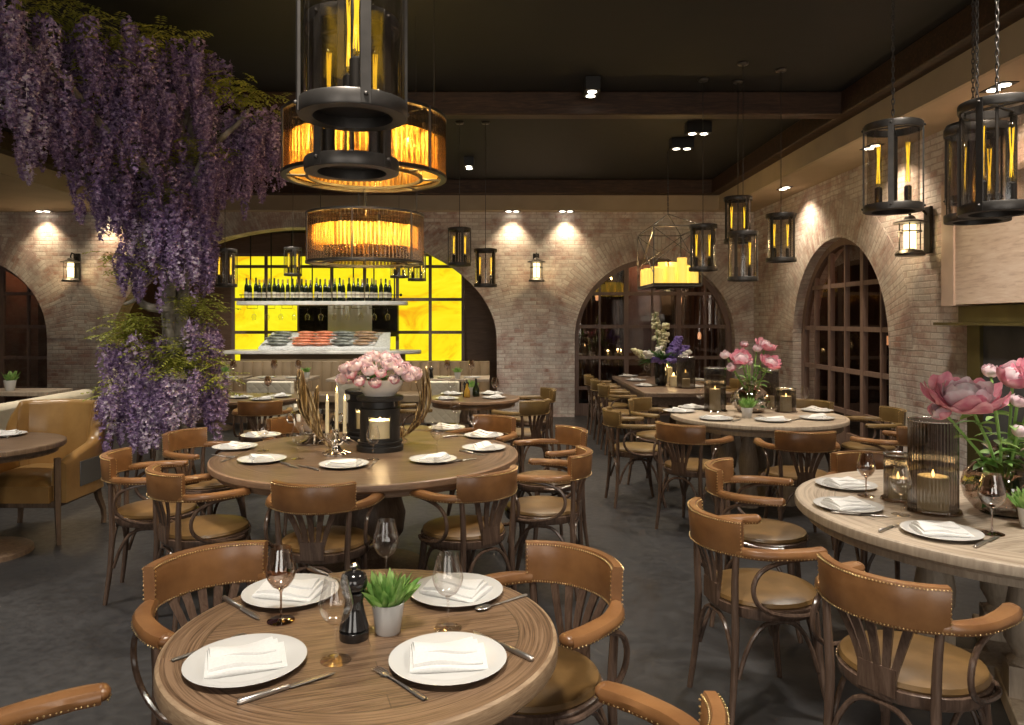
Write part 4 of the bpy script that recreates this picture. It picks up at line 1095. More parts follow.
def mill(px,py,s,label,z=.7605):
    x,y=at(px,py,z); t=thing('pepper_mill',label,'pepper mill',(x,y,z))
    b=MB(); b.lathe([(0,0),(.030,0),(.031,.004),(.031,.022),(.027,.026),(.031,.030),(.028,.045),(.0215,.075),(.019,.10),(.022,.112),(.0245,.118),(.0245,.124),(.021,.126)],36); obj('body',b,MAT['black_gloss'],t)
    b=MB(); b.lathe([(.021,.127),(.0265,.135),(.029,.150),(.025,.168),(.014,.178),(0,.180)],36); obj('head',b,MAT['black_gloss'],t)
    b=MB(); b.lathe([(.005,.178),(.005,.184),(.008,.188),(.0085,.193),(.005,.198),(0,.199)],16); obj('knob',b,MAT['steel'],t)
    t.scale=(s*1.25,s*1.25,s); return t
mill(354,638,1.0,'glossy black pepper mill with a steel knob on the nearest round table')
mill(466,397,.95,'small black pepper mill on the small round table before the bar')
mq=mill(424,381,.9,'distant black pepper mill on the pale table behind the right bench'); mq.location=(SQ[2][0]-.38,10.62,.7605)
def leafblade(b,base,d,L,w,droop,roll=0,n=6):
    base=Vector(base); d=Vector(d).normalized(); side=d.cross(Vector((0,0,1)))
    if side.length<.01: side=Vector((1,0,0))
    side.normalize(); side=Matrix.Rotation(roll,3,d)@side; P=[];Q=base.copy();dd=d.copy()
    for k in range(n+1):
        u=k/n; ww=w*math.sin(PI*min(.999,.08+.92*u))**.8*(1-.25*u); P.append((Q.copy(),ww)); dd=(dd+Vector((0,0,-droop/n))).normalized(); Q=Q+dd*(L/n)
    nn=side.cross(d).normalized(); vs=[]
    for q,ww in P: vs += [q-side*ww+nn*ww*.25,q-nn*ww*.12,q+side*ww+nn*ww*.25]
    fs=[]
    for k in range(n):
        for j in(0,1): fs.append((k*3+j,k*3+j+1,k*3+4+j,k*3+3+j))
    b.add(vs,fs,True)
def plant(px,py,s,label,nleaf=80,z=.7605,seed=1):
    x,y=at(px,py,z); t=thing('potted_plant',label,'plant',(x,y,z),0,'small potted plants')
    b=MB(); b.lathe([(0,0),(.031,0),(.033,.003),(.043,.072),(.044,.082),(.041,.082),(.038,.074),(.036,.068)],36); obj('pot',b,MAT['porcelain'],t)
    b=MB(); b.lathe([(.0375,.069),(0,.072)],20,cap=False); obj('soil',b,MAT['soil'],t)
    rr=random.Random(seed); b=MB()
    for k in range(nleaf):
        a=rr.random()*2*PI; q=.030*rr.random()**.5; tilt=.10+.85*(q/.03)*rr.random()
        leafblade(b,(q*math.cos(a),q*math.sin(a),.068),(math.cos(a)*tilt,math.sin(a)*tilt,1),.050+.050*rr.random(),.010+.006*rr.random(),.5*rr.random(),rr.uniform(-.8,.8))
    obj('leaves',b,MAT['leaf_green'],t,sharp=False); t.scale=(s,)*3; return t
plant(388,632,1.0,'small leafy green plant in a white pot on the nearest round table')
plant(1030,528,1.0,'small green plant in a white pot at right edge of the right grey table',seed=2)
plant(747,418,1.12,'small green plant in a white pot on the far round grey table',seed=3)
pq=plant(226,383,1.2,'distant small plant in white pot on the pale table right of the tree',30,seed=4); pq.location=(SQ[3][0]+.2,10.65,.7605)
pq=plant(311,384,1.1,'distant small plant in white pot on the pale table behind the left bench',30,seed=5); pq.location=(SQ[0][0]+.40,10.65,.7605)
pq=plant(447,384,1.1,'distant small plant in white pot on the pale table behind the right bench',30,seed=6); pq.location=(SQ[2][0]-.0,10.62,.7605)
x=(10-CX)/F*8.75; t=plant(10,392.5,1.5,'potted plant on the pale table under the far left window',40,z=.766,seed=7); t.location=(x,8.75,.766)
# ---- middle table
tn='middle round table'
MS=[(235,447,'at the left end'),(262,459.5,'at the front left'),(261,435.5,'at the back left'),(344,464.5,'in the front centre'),(433,459.5,'at the front right'),(484,448,'at the right end'),(484,435.5,'at the back right'),(447,428,'farthest back on the right')]
for px,py,pos in MS: setting(px,py,pos,tn,T=TB,s=.98)
for px,py,pos in ((263,451,'beside the left end plate'),(298,459,'right of the front left plate'),(373,460,'in front of the black lantern'),(437,454,'behind the front right plate'),(473,437,'beside the back right plate'),(309,437,'behind the candelabrum'),(455,424,'farthest back right')): glass(px,py,pos,tn)
for kind,a,b_,pos in (('knife',(280,463),(300,469),'left of the front centre plate'),('fork',(213,455),(232,458),'in front of the left end plate'),('knife',(316,470),(300,466),'by the front centre plate'),('fork',(367,470),(377,460),'right of the front centre plate'),('knife',(463,452),(482,455),'in front of the right end plate'),('knife',(451,437),(464,436),'left of the back right plate'),('fork',(222,462),(236,456.5),'left of the front left plate'),('knife',(455,462),(468,460),'right of the front right plate')):
    cutlery(kind,a,b_,pos,tn)
def blacklantern(x,y,s,label):
    t=thing('black_lantern',label,'candle lantern',(x,y,.7605),.92,'black candle lanterns')
    b=MB(); b.lathe([(0,0),(.150,0),(.150,.03),(.138,.035),(.138,.048),(.145,.052),(.145,.062),(0,.062)],48); obj('base',b,MAT['black_matte'],t)
    b=MB(); n=64
    for k in range(n):
        a=2*PI*k/n; fr=(k%16)/16
        win=(k//16 in (0,2)) and .10<fr+.03<.90
        for (z0,z1,w) in ((.062,.085,0),(.085,.225,1),(.225,.262,0)):
            if w and win: continue
            a2=2*PI*(k+1)/n
            vs=[]
            for (rad_) in (.128,.114):
                for aa in(a,a2):
                    for z in(z0,z1): vs.append((rad_*math.cos(aa),rad_*math.sin(aa),z))
            b.add(vs,[(0,2,3,1),(4,5,7,6),(0,1,5,4),(2,6,7,3),(1,3,7,5),(0,4,6,2)],False)
    obj('body',b,MAT['black_matte'],t)
    b=MB(); b.lathe([(.11,.262),(.135,.262),(.135,.272),(.115,.278),(.115,.315),(.145,.322),(.150,.330),(.150,.345),(.135,.352),(0,.352)],48); obj('lid',b,MAT['black_matte'],t)
    b=MB(); b.tube([(0,-.118,.300),(0,-.130,.300)],.006,8); b.lathe([(.004,-.012),(.004,.02)],8,(0,-.128,.298)); obj('latch',b,MAT['steel'],t)
    q=thing('pillar_candle',label.replace('black metal lantern','cream pillar candle inside the black lantern'),'candle',(x,y,.823),0,'candles in the black lanterns')
    b=MB(); b.lathe([(0,0),(.085,0),(.085,.125),(.075,.13),(.06,.118),(0,.115)],32); obj('wax',b,MAT['wax'],q)
    b=MB(); b.lathe([(.0,.120),(.006,.128),(.005,.142),(0,.155)],10); obj('flame',b,MAT['flame'],q)
    o=lightobj('POINT',(0,0,.165),2.2,(1,.7,.35),.03,name='candle_light'); o.parent=q
    t.scale=(s,)*3; return t
x,y=at(380,449.5); blacklantern(x,y,1.0,'black metal lantern under the flower bowl on the middle table')
x2,y2=x-.17,y+.44; blacklantern(x2,y2,1.0,'black metal lantern standing behind the front one on the middle table')
# peony
def peony(b,c,r,open_,rr,up=(0,0,1),inner=None):
    c=Vector(c); q=Vector((0,0,1)).rotation_difference(Vector(up).normalized()).to_matrix().to_4x4(); M0=Matrix.Translation(c)@q
    # each layer: sphere radius, how far up the sphere the petals run, count, half width (radians)
    if open_>.5: layers=[(.40,2.5,4,.95),(.48,2.15,5,.85),(.58,1.85,5,.80),(.74,1.55,5,.78),(.92,1.30,6,.62),(1.12,1.05,6,.55)]
    else: layers=[(.52,2.7,4,1.0),(.60,2.45,5,.9),(.68,2.2,5,.85),(.76,1.75,5,.75)]
    for li,(rho,fm,n,dw) in enumerate(layers):
        dst = inner if (inner is not None and li<3) else b
        for k in range(n):
            a=2*PI*(k+.5*li)/n+rr.uniform(-.2,.2); ro=rho*r*rr.uniform(.94,1.08); f1=fm*rr.uniform(.92,1.08); wav=rr.uniform(0,6); amp=.05*r*(1+li*.25)
            def fn(u,v):
                s=(u-.5)*2; ph=f1*v*(1-.16*s*s)+.02
                q=dw*(.55+.45*math.sin(PI*min(1,.15+.75*v)))*(1-.25*max(0,v-.75)*4*s*s)
                rad=ro*math.sin(ph); z=ro-.48*r-ro*math.cos(ph)
                e=v*v; rad+=amp*e*(.35*math.sin(3.1*s+wav)+.5*(1 if ph<1.7 else -.2)); z+=amp*.7*e*math.cos(3.7*s+wav)
                return (rad*math.cos(a+s*q),rad*math.sin(a+s*q),z)
            dst.grid(fn,7,7,True,M0)
    (inner or b).ball((0,0,-.06*r),r*.36,12,M0,(1,1,1.0))
def bouquet(parent,items,z0,stem_r=.004,base=(0,0),leaves=16,seed=4,leafscale=1,mats=('petal_pink','petal_pale')):
    rr=random.Random(seed)
    sb=MB()
    for (x,y,z,r,op,pale,upv) in items:
        a,bq=MB(),MB()
        if pale: peony(bq,(x,y,z),r,op,rr,upv); obj('flower',bq,MAT[mats[1]],parent,sharp=False)
        else:
            peony(a,(x,y,z),r,op,rr,upv,bq); f=obj('flower',a,MAT[mats[0]],parent,sharp=False)
            if bq.v: obj('flower_heart',bq,MAT[mats[1]],f,sharp=False)
        m=((x+base[0])/2*.9,(y+base[1])/2*.9,(z+z0)/2)
        sb.tube([(base[0]+rr.uniform(-.02,.02),base[1]+rr.uniform(-.02,.02),z0),m,(x*.95,y*.95,z-.2*r)],stem_r,6)
    obj('stems',sb,MAT['stem_green'],parent)
    lb=MB()
    for k in range(leaves):
        it=rr.choice(items); u=rr.uniform(.25,.8); a=rr.random()*2*PI
        p=(base[0]+(it[0]-base[0])*u,base[1]+(it[1]-base[1])*u,z0+(it[2]-z0)*u)
        leafblade(lb,p,(math.cos(a),math.sin(a),.35),.09*leafscale*rr.uniform(.7,1.2),.022*leafscale,.9,rr.uniform(-.5,.5))
    obj('foliage',lb,MAT['leaf_green'],parent,sharp=False)
# white bowl of peonies stands on the front lantern
t=thing('flower_bowl','white marble bowl full of pale pink peonies on top of the black lantern','flower bowl',(x+.0,y,1.113))
b=MB(); b.lathe([(0,0),(.10,0),(.105,.012),(.12,.03),(.155,.085),(.160,.105),(.150,.106),(.14,.09),(0,.06)],44); obj('bowl',b,MAT['marble'],t)
rr=random.Random(11); items=[]
pos=[(-.20,.0,.13),(-.17,-.10,.16),(-.11,-.12,.12),(-.13,.02,.23),(-.05,.0,.27),(-.05,-.12,.19),(.03,-.13,.17),(.04,.02,.26),(.11,-.10,.13),(.10,.0,.24),(.17,-.02,.20),(.20,-.08,.15),(-.22,-.06,.20),(.0,-.15,.11),(.0,.13,.22),(-.15,.12,.2),(.14,.12,.19),(.22,.05,.15),(-.24,-.02,.13),(-.09,-.05,.24),(.07,-.07,.22),(.15,-.10,.19),(-.15,-.08,.21),(.24,-.02,.17)]
for i,(a,c_,z) in enumerate(pos): 
    pale = i not in (2,6,8,13,1)
    items.append((a*.95,c_,z-.025,(.060 if pale else .045)+.010*rr.random(),.45,pale,(a*2,c_*2-.3,1)))
bouquet(t,items,.07,seed=5,leaves=40,leafscale=1.1)
# candelabrum with three candles
cx_,cy_=at(336,454); t=thing('candelabrum','tarnished silver twig candelabrum with cups for three candles on the middle table','candelabrum',(cx_,cy_,.7605))
b=MB(); b.lathe([(0,0),(.085,0),(.085,.006),(.05,.018),(.03,.03),(.02,.05),(.025,.08),(.0,.10)],28,rf=lambda a,z:1+.12*math.sin(5*a)); obj('base',b,MAT['silver'],t)
CP=[(-.055,0,.115),(.0,.02,.135),(.055,-.0,.115)]
for (a,c_,z) in CP:
    b=MB(); b.tube([(0,0,.06),(a*.8,c_,.07),(a,c_,.09),(a,c_,z)],[.012,.009,.009,.011],8); b.lathe([(.010,0),(.02,.008),(.02,.016),(.012,.017)],14,(a,c_,z)); obj('arm',b,MAT['silver'],t)
for k in range(7):
    a=k*.9; b=MB(); b.tube([(.02*math.cos(a),.02*math.sin(a),.06),(.07*math.cos(a),.07*math.sin(a),.10),(.12*math.cos(a+.3),.12*math.sin(a+.3),.07+.05*(k%3))],[.010,.007,.003],6); obj('twig',b,MAT['silver'],t)
for k,(a,c_,z) in enumerate(CP):
    q=thing('taper_candle','white taper candle, %s of three on the twig candelabrum'%('left','middle','right')[k],'candle',(cx_+a,cy_+c_,.7605+z+.018),0,'taper candles on the middle table')
    h=.20+.03*(k==1); b=MB(); b.lathe([(0,0),(.0115,0),(.0105,h),(.004,h+.006),(0,h+.006)],16); obj('wax',b,MAT['wax'],q)
    b=MB(); b.lathe([(0,h+.006),(.005,h+.014),(.0045,h+.024),(0,h+.042)],10); obj('flame',b,MAT['flame'],q)
# bronze leaf sculptures
def sculpture(px,py,dirs,label,s=1,seed=1):
    x,y=at(px,py); t=thing('bronze_sculpture',label,'sculpture',(x,y,.7605),0,'bronze antler sculptures')
    b=MB(); b.lathe([(0,0),(.05,0),(.045,.01),(.02,.03),(0,.04)],16,rf=lambda a,z:1+.2*math.sin(4*a)); obj('base',b,MAT['bronze'],t)
    for k,(dx,dy,L,w,curl) in enumerate(dirs):
        b=MB(); nn=18
        def fn(u,v):
            s_=(u-.5)*2; ww=w*(math.sin(PI*min(.985,.04+.94*v))**.7)*(.22+1.45*v*v)
            e=v**.8; px_=dx*L*e+curl*L*math.sin(PI*v*1.1); pz=.02+L*v**1.25; py_=dy*L*v
            tw=.5*math.sin(k*2.3)+1.0*v*(1 if k%2 else -1)
            return (px_+ww*s_*math.cos(tw),py_+ww*s_*math.sin(tw)-.5*ww*s_*s_,pz+.10*ww*math.sin(s_*5+k)+.35*ww*abs(s_)*v)
        b.grid(fn,8,nn,True); obj('blade',b,MAT['bronze'],t,solid=.006,sharp=False)
    t.scale=(s,)*3; return t
sculpture(334,452,[(-.52,.05,.46,.046,-.03),(-.40,-.10,.50,.042,-.08),(-.60,.0,.38,.040,-.04),(-.30,.05,.40,.034,-.10),(-.62,.15,.42,.045,.02),(-.46,-.05,.42,.045,-.02),(-.50,.12,.50,.038,-.07),(-.70,-.08,.32,.030,.0),(.10,.0,.14,.02,.1)],'bronze antler-like leaf sculpture leaning left beside the candles on middle table',1.0,1)
sculpture(399,441,[(.42,.0,.50,.026,.16),(.46,.1,.44,.022,.10),(.34,.0,.40,.022,.18),(.38,-.1,.48,.020,.13),(.50,.05,.34,.018,.05),(.3,-.2,.08,.02,.1)],'bronze antler-like sculpture rising right of the flower bowl on middle table',1.0,2)
# silver bowl
x,y=at(315,443); t=thing('silver_bowl','hammered silver footed wine cooler behind the candles on the middle table','bowl',(x,y,.7605))
b=MB(); b.lathe([(0,.0),(.10,.0),(.105,.01),(.06,.02),(.035,.045),(.04,.06)],32); obj('foot',b,MAT['silver'],t)
b=MB(); b.lathe([(.035,.058),(.10,.075),(.135,.12),(.148,.18),(.155,.215),(.150,.215),(.142,.18),(.128,.125),(.095,.085),(0,.07)],48,rf=lambda a,z:1+.012*math.sin(18*a)); obj('bowl',b,MAT['silver'],t)
b=MB()
for s in(-1,1): b.tube([(s*.150,0,.19),(s*.185,0,.20),(s*.195,0,.17),(s*.18,0,.14),(s*.145,0,.14)],.007,8)
obj('handles',b,MAT['silver'],t)
# ---- hurricanes
def hurricane(px,py,R_,hh,label,candle_h=.10,candle_r=.04,lit=True,z=.7605,group='smoked ribbed candle glasses'):
    x,y=at(px,py,z); t=thing('hurricane_glass',label,'candle holder',(x,y,z),0,group)
    b=MB(); nr=44
    rf=lambda a,zz:1+.014*math.sin(nr*a)
    b.lathe([(R_,.012),(R_,hh)],nr*6,rf=rf,cap=False); obj('ribbed_cylinder',b,MAT['smoke_glass'],t,sharp=False)
    b=MB(); b.lathe([(R_-.004,hh-.004),(R_+.002,hh-.004),(R_+.002,hh+.003),(R_-.004,hh+.003),(R_-.004,hh-.004)],nr*4,rf=rf,cap=False); obj('rim',b,MAT['steel'],t,sharp=False)
    b=MB(); b.lathe([(0,.0),(R_+.012,.0),(R_+.016,.006),(R_+.012,.012),(0,.013)],48); obj('base',b,MAT['amber_glass'],t)
    q=thing('pillar_candle',('cream pillar candle burning inside the '+label.replace(' with candle','')).replace('of the vase ','of vase '),'candle',(x,y,z+.0135),0,'candles in smoked glasses')
    b=MB(); b.lathe([(0,0),(candle_r,0),(candle_r,candle_h),(candle_r-.006,candle_h+.003),(candle_r-.012,candle_h-.006),(0,candle_h-.008)],28); obj('wax',b,MAT['wax'],q)
    if lit:
        b=MB(); b.lathe([(0,candle_h-.006),(.006,candle_h+.004),(.005,candle_h+.016),(0,candle_h+.032)],10); obj('flame',b,MAT['flame'],q)
        o=lightobj('POINT',(0,0,candle_h+.05),.5,(1,.68,.3),.015,name='candle_light'); o.parent=q
    return t
hurricane(933,511,.098,.40,'tall ribbed smoked glass cylinder with candle on the right grey table',.14,.062)
hurricane(898,500,.060,.215,'short ribbed smoked glass with candle beside the tall one',.09,.04)
hurricane(715,411,.095,.40,'tall smoked glass with candle at left of the far grey table',.19,.05)
hurricane(786,412,.085,.215,'short smoked glass with candle right of the vase, far grey table',.13,.05)
hurricane(770,408,.080,.36,'tall smoked glass with candle behind the vase, far grey table',.1,.04,False)
hurricane(686,388,.11,.38,'tall smoked glass with candle at the right of the long table',.1,.05,False)
def longcandle(px,py,h,label,r=.045):
    x,y=at(px,py,.7605); q=thing('pillar_candle',label,'candle',(x,y,.7605),0,'candles on the long table')
    b=MB(); b.lathe([(0,0),(r+.012,0),(r+.012,h*.9)],20,cap=False); obj('glass_cup',b,MAT['clear_glass'],q)
    b=MB(); b.lathe([(0,0.002),(r,0.002),(r,h),(r-.01,h-.004),(0,h-.006)],20); obj('wax',b,MAT['wax'],q)
    b=MB(); b.lathe([(0,h-.004),(.010,h+.006),(.009,h+.022),(0,h+.045)],10); obj('flame',b,MAT['flame'],q)
    o=lightobj('POINT',(0,0,h+.07),.7,(1,.68,.3),.02,name='candle_light'); o.parent=q
longcandle(673.5,386,.13,'short lit candle in a glass near the front of the long table, left of two'); longcandle(685.5,384,.15,'lit candle in a glass near the front of the long table, right of two')
longcandle(667,381,.19,'tall thick lit candle behind the flowers on the long table',.07)
# ---- vases with big peonies
def vase(x,y,label,items,s=1,z=.7605,seed=1,leaves=60):
    t=thing('flower_vase',label,'vase',(x,y,z),0,'glass vases of pink peonies')
    rf=lambda a,zz:1+(.06*math.sin(3*a+1)+.035*math.sin(7*a+zz*20))*(1 if zz<.24 else .5)
    b=MB(); b.lathe([(.07,.004),(.115,.012),(.150,.06),(.160,.11),(.148,.165),(.105,.215),(.060,.245),(.052,.262),(.075,.285),(.095,.30)],72,rf=rf,cap=False); obj('vessel',b,MAT['amber_glass'],t,sharp=False)
    b=MB(); b.lathe([(0,.0),(.10,.0),(.10,.004),(0,.005)],24); obj('vase_base',b,MAT['smoke_glass'],t)
    bouquet(t,items,.10,.0065,seed=seed,leaves=leaves,leafscale=1.0)
    rr=random.Random(seed); lb=MB()
    for k in range(46):
        a=rr.random()*2*PI; q=rr.uniform(.02,.09); leafblade(lb,(q*math.cos(a),q*math.sin(a),rr.uniform(.04,.14)),(math.cos(a),math.sin(a),rr.uniform(-.2,1)),.09,.02,.5,rr.uniform(-1,1))
    obj('submerged_leaves',lb,MAT['leaf_dark'],t,sharp=False)
    t.scale=(s,)*3; return t
vx,vy=2.18,3.22
def it(px,py,d,r,op,pale,upv=(0,-.5,1)):
    p=pt(px,py,d); return (p.x-vx,p.y-vy,p.z-.7605,r,op,pale,upv)
vase(vx,vy,'wide pinched smoky glass vase of huge pink peonies on the right grey table',
 [it(966,394,3.05,.155,.95,False,(-.08,-.30,1)),it(1013,378,3.15,.085,.45,False,(.2,-.5,1)),it(994,404,3.0,.040,.40,False,(-.2,-.3,1)),it(1018,402,3.1,.045,.4,True,(.3,-.3,1)),it(990,372,3.45,.05,.5,True),it(1040,372,3.1,.10,.9,False),it(1050,410,3.2,.08,.5,False),it(942,411,3.15,.06,.5,False,(-.7,-.2,.5)),it(1018,432,3.1,.04,.4,True,(.6,0,.6))],seed=21)
vx,vy=at(751,412); 
vase(vx,vy,'smoky glass vase of pink peonies on the far round grey table',
 [it(725,355.5,vy,.058,.45,True,(-.4,-.4,1)),it(741,358,vy-.05,.10,.85,False,(-.2,-.7,1)),it(757,349,vy,.055,.45,True),it(766,345,vy+.05,.10,.8,False,(.3,-.4,1)),it(771,362,vy-.05,.10,.95,False,(.3,-.7,1)),it(732,368,vy-.05,.058,.45,False,(-.5,-.3,.6)),it(749,363,vy-.1,.04,.4,True),it(744,345,vy+.1,.05,.5,False)],seed=22,leaves=30)
# long table flowers: cream and violet stalks in a dark vase
q=at(661,385.5); t=thing('flower_vase','dark glass vase with tall cream and violet flowers on the long table','vase',(q[0],q[1],.7605))
b=MB(); b.lathe([(0,0),(.06,0),(.075,.03),(.085,.15),(.075,.27),(.085,.30),(.08,.30),(.07,.27)],32); obj('vessel',b,MAT['black_gloss'],t)
rr=random.Random(9)
def spike(base,tip,rad,mat,n):
    b=MB(); base=Vector(base); tip=Vector(tip)
    for k in range(n):
        u=rr.random(); p=base+(tip-base)*(.45+.55*u); a=rr.random()*6.28; w=rad*(1.1-u*.6)
        p=p+Vector((math.cos(a)*w,math.sin(a)*w,rr.uniform(-.01,.01)))
        b.ball(p,.017+.012*rr.random(),6,sc=(1,1,.8))
    obj('flower_spike',b,MAT[mat],t); s=MB(); s.tube([(0,0,.25),base.lerp(tip,.3),tip],.005,5); obj('stem',s,MAT['stem_green'],t)
for (a,c_,z,mt,n,rd) in ((-.08,0,.95,'petal_cream',60,.05),(.05,-.05,.80,'petal_cream',60,.05),(.02,.05,.66,'petal_cream',50,.05),(-.34,.0,.46,'petal_cream',55,.06),(-.22,-.1,.44,'petal_white',40,.05),(.24,.0,.62,'petal_violet',80,.065),(.34,.05,.50,'petal_violet',80,.065),(.16,-.1,.48,'petal_violet',80,.07),(.10,-.16,.34,'petal_violet',90,.08),(.28,-.1,.36,'petal_violet',80,.07),(-.10,-.1,.36,'petal_violet',70,.06),(.36,-.06,.44,'petal_white',25,.04),(-.05,-.12,.50,'petal_white',40,.05)):
    spike((a*.25,c_*.3,.28),(a,c_,z),rd,mt,n)
lb=MB()
for k in range(60):
    a=rr.random()*6.28; leafblade(lb,(0.05*math.cos(a),.05*math.sin(a),.29),(math.cos(a),math.sin(a),rr.uniform(.2,1.8)),.26,.025,.8,rr.uniform(-.6,.6))
obj('foliage',lb,MAT['leaf_dark'],t,sharp=False)
# ---- right grey table settings
tn='right grey table'
for px,py,pos,r in ((846,485,'farthest left',.3),(848,506,'at the left, nearer one',.25),(941,532,'at the front beside the hurricane glasses',-.12)): setting(px,py,pos,tn,r)
cutlery('knife',(883,531),(901,524),'left of the front plate',tn); cutlery('knife',(975,548),(998,537),'right of the front plate',tn); cutlery('knife',(832,513),(888,517),'in front of the left nearer plate',tn)
glass(866,496,'behind the left plates',tn,WGr); glass(901,515,'beside the short hurricane glass',tn); glass(992,534,'right of the front plate',tn,WGr,s=1.15)
tn='far round grey table'
for px,py,pos in ((679,411,'at the left back'),(716,418.5,'at the front left'),(772,420,'at the front centre'),(817,418,'at the right'),(817,410.5,'at the right back'),(693,407.5,'farthest back left')): setting(px,py,pos,tn,T=TD)
for px,py,pos in ((700,408,'at the left'),(805,409,'at the right'),(760,416,'beside the small plant'),(735,417,'in front of the hurricane glass')): glass(px,py,pos,tn)
for a,b_,pos in (((700,419),(708,416),'left of the front left plate'),((733,422),(741,419),'right of the front left plate'),((792,421),(801,419),'right of the front centre plate')): cutlery('knife',a,b_,pos,tn)
tn='long table'
for k,(px,py) in enumerate(((628,376),(636,380.2),(646,385.5))): setting(px,py,'at the left side, %s from the camera'%nth(2-k),tn,PI/2)
for k,(px,py) in enumerate(((699,380),(693,386.5))): setting(px,py,'at the right side, %s from the camera'%nth(1-k),tn,PI/2)
for px,py,pos in ((647,378.2,'at the left back'),(651,377,'at the left middle'),(688,378,'at the right back')): glass(px,py,pos,tn,s=1.15)
tn='small round table by the bar'
for px,py,pos in ((447,398.5,'at the left front'),(494,397.5,'at the right front'),(492,393.5,'at the right back'),(452,393.8,'at the left back')): setting(px,py,pos,tn,T=TF,s=.9)
glass(495,396,'at the right edge',tn,WGr); glass(452,396,'at the left edge',tn)
def oilbottle(px,py,label,mat,s=1):
    x,y=at(px,py); t=thing('oil_bottle',label,'bottle',(x,y,.7605)); b=MB(); b.lathe([(0,0),(.03,0),(.035,.01),(.033,.07),(.015,.11),(.010,.14),(.012,.15)],18); obj('body',b,mat,t); b=MB(); b.lathe([(.011,.15),(.011,.17),(0,.172)],12); obj('stopper',b,MAT['black_matte'],t); t.scale=(s,)*3
simple('amber_oil',(.40,.24,.04),.12); oilbottle(467,397.5,'amber oil bottle beside the pepper mill on the small round bar table',MAT['amber_oil']); oilbottle(476,396.5,'dark green oil bottle on the small round table by the bar',MAT['bottle_green'],1.15)
plant(471.5,395,1.1,'tiny green plant between the oil bottles on the small round bar table',24,seed=8)
tn='small round table right of the tree'
for px,py,pos in ((241,397,'at the left'),(262,399,'at the front'),(280,396,'at the right')): setting(px,py,pos,tn,T=TG,s=.9)
glass(240,394,'by the tree',tn); glass(268,394,'behind the plates',tn,WGr)
tn='square tables by the banquette'
for k,(x,y) in enumerate(SQ):
    w=('behind the left cream bench','behind the flower bowl','behind the right cream bench','just right of the tree')[k]
    for j,dx in enumerate((-.2,.2)):
        PL.put('distant white plate, %s one on the square table %s'%(('left','right')[j],w),(x+dx,y-.12,.7605),0,'plates on the square tables',.9)
        WGr.put('distant wine glass, %s one on the square table %s'%(('left','right')[j],w),(x+dx*.9,y+.16,.7605),0,'wine glasses on the square tables',1.2)
tn='dark table at the left edge'
setting(4,434.5,'at the back right',tn,0.3)
cutlery('knife',(8,438),(17,434),'beside the plate',tn)
# ------------------------------------------------------------------ wisteria
TX,TY=-2.85,6.2
tree=thing('wisteria_tree','wisteria with grey twisted trunk and cascading purple racemes hanging from the ceiling','tree',(TX,TY,0))
rr=random.Random(5)
b=MB()
for k in range(5):
    a0=k*1.257; pts=[];rs=[]
    for j in range(30):
        u=j/29; z=3.5*u; a=a0+2.6*u+.4*math.sin(5*u+k); r=.055+.03*math.sin(7*u+k)+.12*max(0,.06-u)*6+.10*max(0,u-.7)
        pts.append((r*math.cos(a)+.22*u*u+.05*math.sin(6*u),r*math.sin(a)*1.0,z)); rs.append((.062+.05*max(0,.1-u)*5)*(1-.35*u)*(1+.12*math.sin(9*u+2*k)))
    b.tube(pts,rs,10)
obj('trunk',b,MAT['bark'],tree)
branches=[((.15,0,2.4),(.35,-.2,2.9),(.8,-.3,3.3)),((.1,0,2.2),(-.4,-.4,2.8),(-1.1,-.9,3.3)),((.15,0,2.8),(-.1,.4,3.2),(-.8,.8,3.5)),((.1,0,2.5),(0,-.8,3.1),(-.4,-1.6,3.5)),((.15,0,2.6),(-.8,-.9,3.3),(-1.2,-2.0,3.6)),((.15,0,1.6),(-.1,-.15,1.8),(-.25,-.2,1.75)),((.1,0,1.3),(.3,-.15,1.5),(.45,-.2,1.45)),((.1,0,2.7),(-1.0,0,3.2),(-1.7,-.3,3.5))]
for p in branches:
    b=MB(); P=[Vector(q) for q in p]; pts=[]
    for j in range(13):
        u=j/12; q=(1-u)**2*P[0]+2*u*(1-u)*P[1]+u*u*P[2]; pts.append(q+Vector((.03*math.sin(9*u),.03*math.cos(8*u),.02*math.sin(11*u))))
    b.tube(pts,[.05*(1-.75*j/12) for j in range(13)],8); obj('branch',b,MAT['bark'],tree)
def raceme(b,c,L,r,n,rr):
    for k in range(n):
        u=rr.random()**.8; w=r*(1-u)**.55*(.45+.55*min(1,u*6)); a=rr.random()*2*PI
        p=Vector((c[0]+w*math.cos(a),c[1]+w*math.sin(a),c[2]-L*u)); s=.0185*(1.05-.45*u)*rr.uniform(.8,1.25)
        o=Vector((math.cos(a),math.sin(a),rr.uniform(-.6,.2))).normalized(); t=o.cross(Vector((0,0,1))).normalized(); q=t.cross(o)
        ro=rr.uniform(-.6,.6); t,q=t*math.cos(ro)+q*math.sin(ro), q*math.cos(ro)-t*math.sin(ro)
        # a bent standard petal and a keel
        b.add([p-t*s,p+q*s*.9+o*s*.3,p+t*s,p-q*s*.7+o*s*.5,p+o*s*.15],[(0,4,1),(1,4,2),(2,4,3),(3,4,0)],False)
        b.add([p-q*s*.2,p+o*s*1.1-t*s*.35-q*s*.5,p+o*s*1.35-q*s*.6,p+o*s*1.1+t*s*.35-q*s*.5],[(0,1,2,3)],False)
RM=[]
for k in range(5):
    b=MB(); raceme(b,(0,0,0),.30+.05*k,.052+.006*(k%3),120,random.Random(40+k)); b.tube([(0,0,.03),(0,0,-.2)],.003,4); RM.append(b.mesh('flower_raceme',MAT['wisteria_petal']))
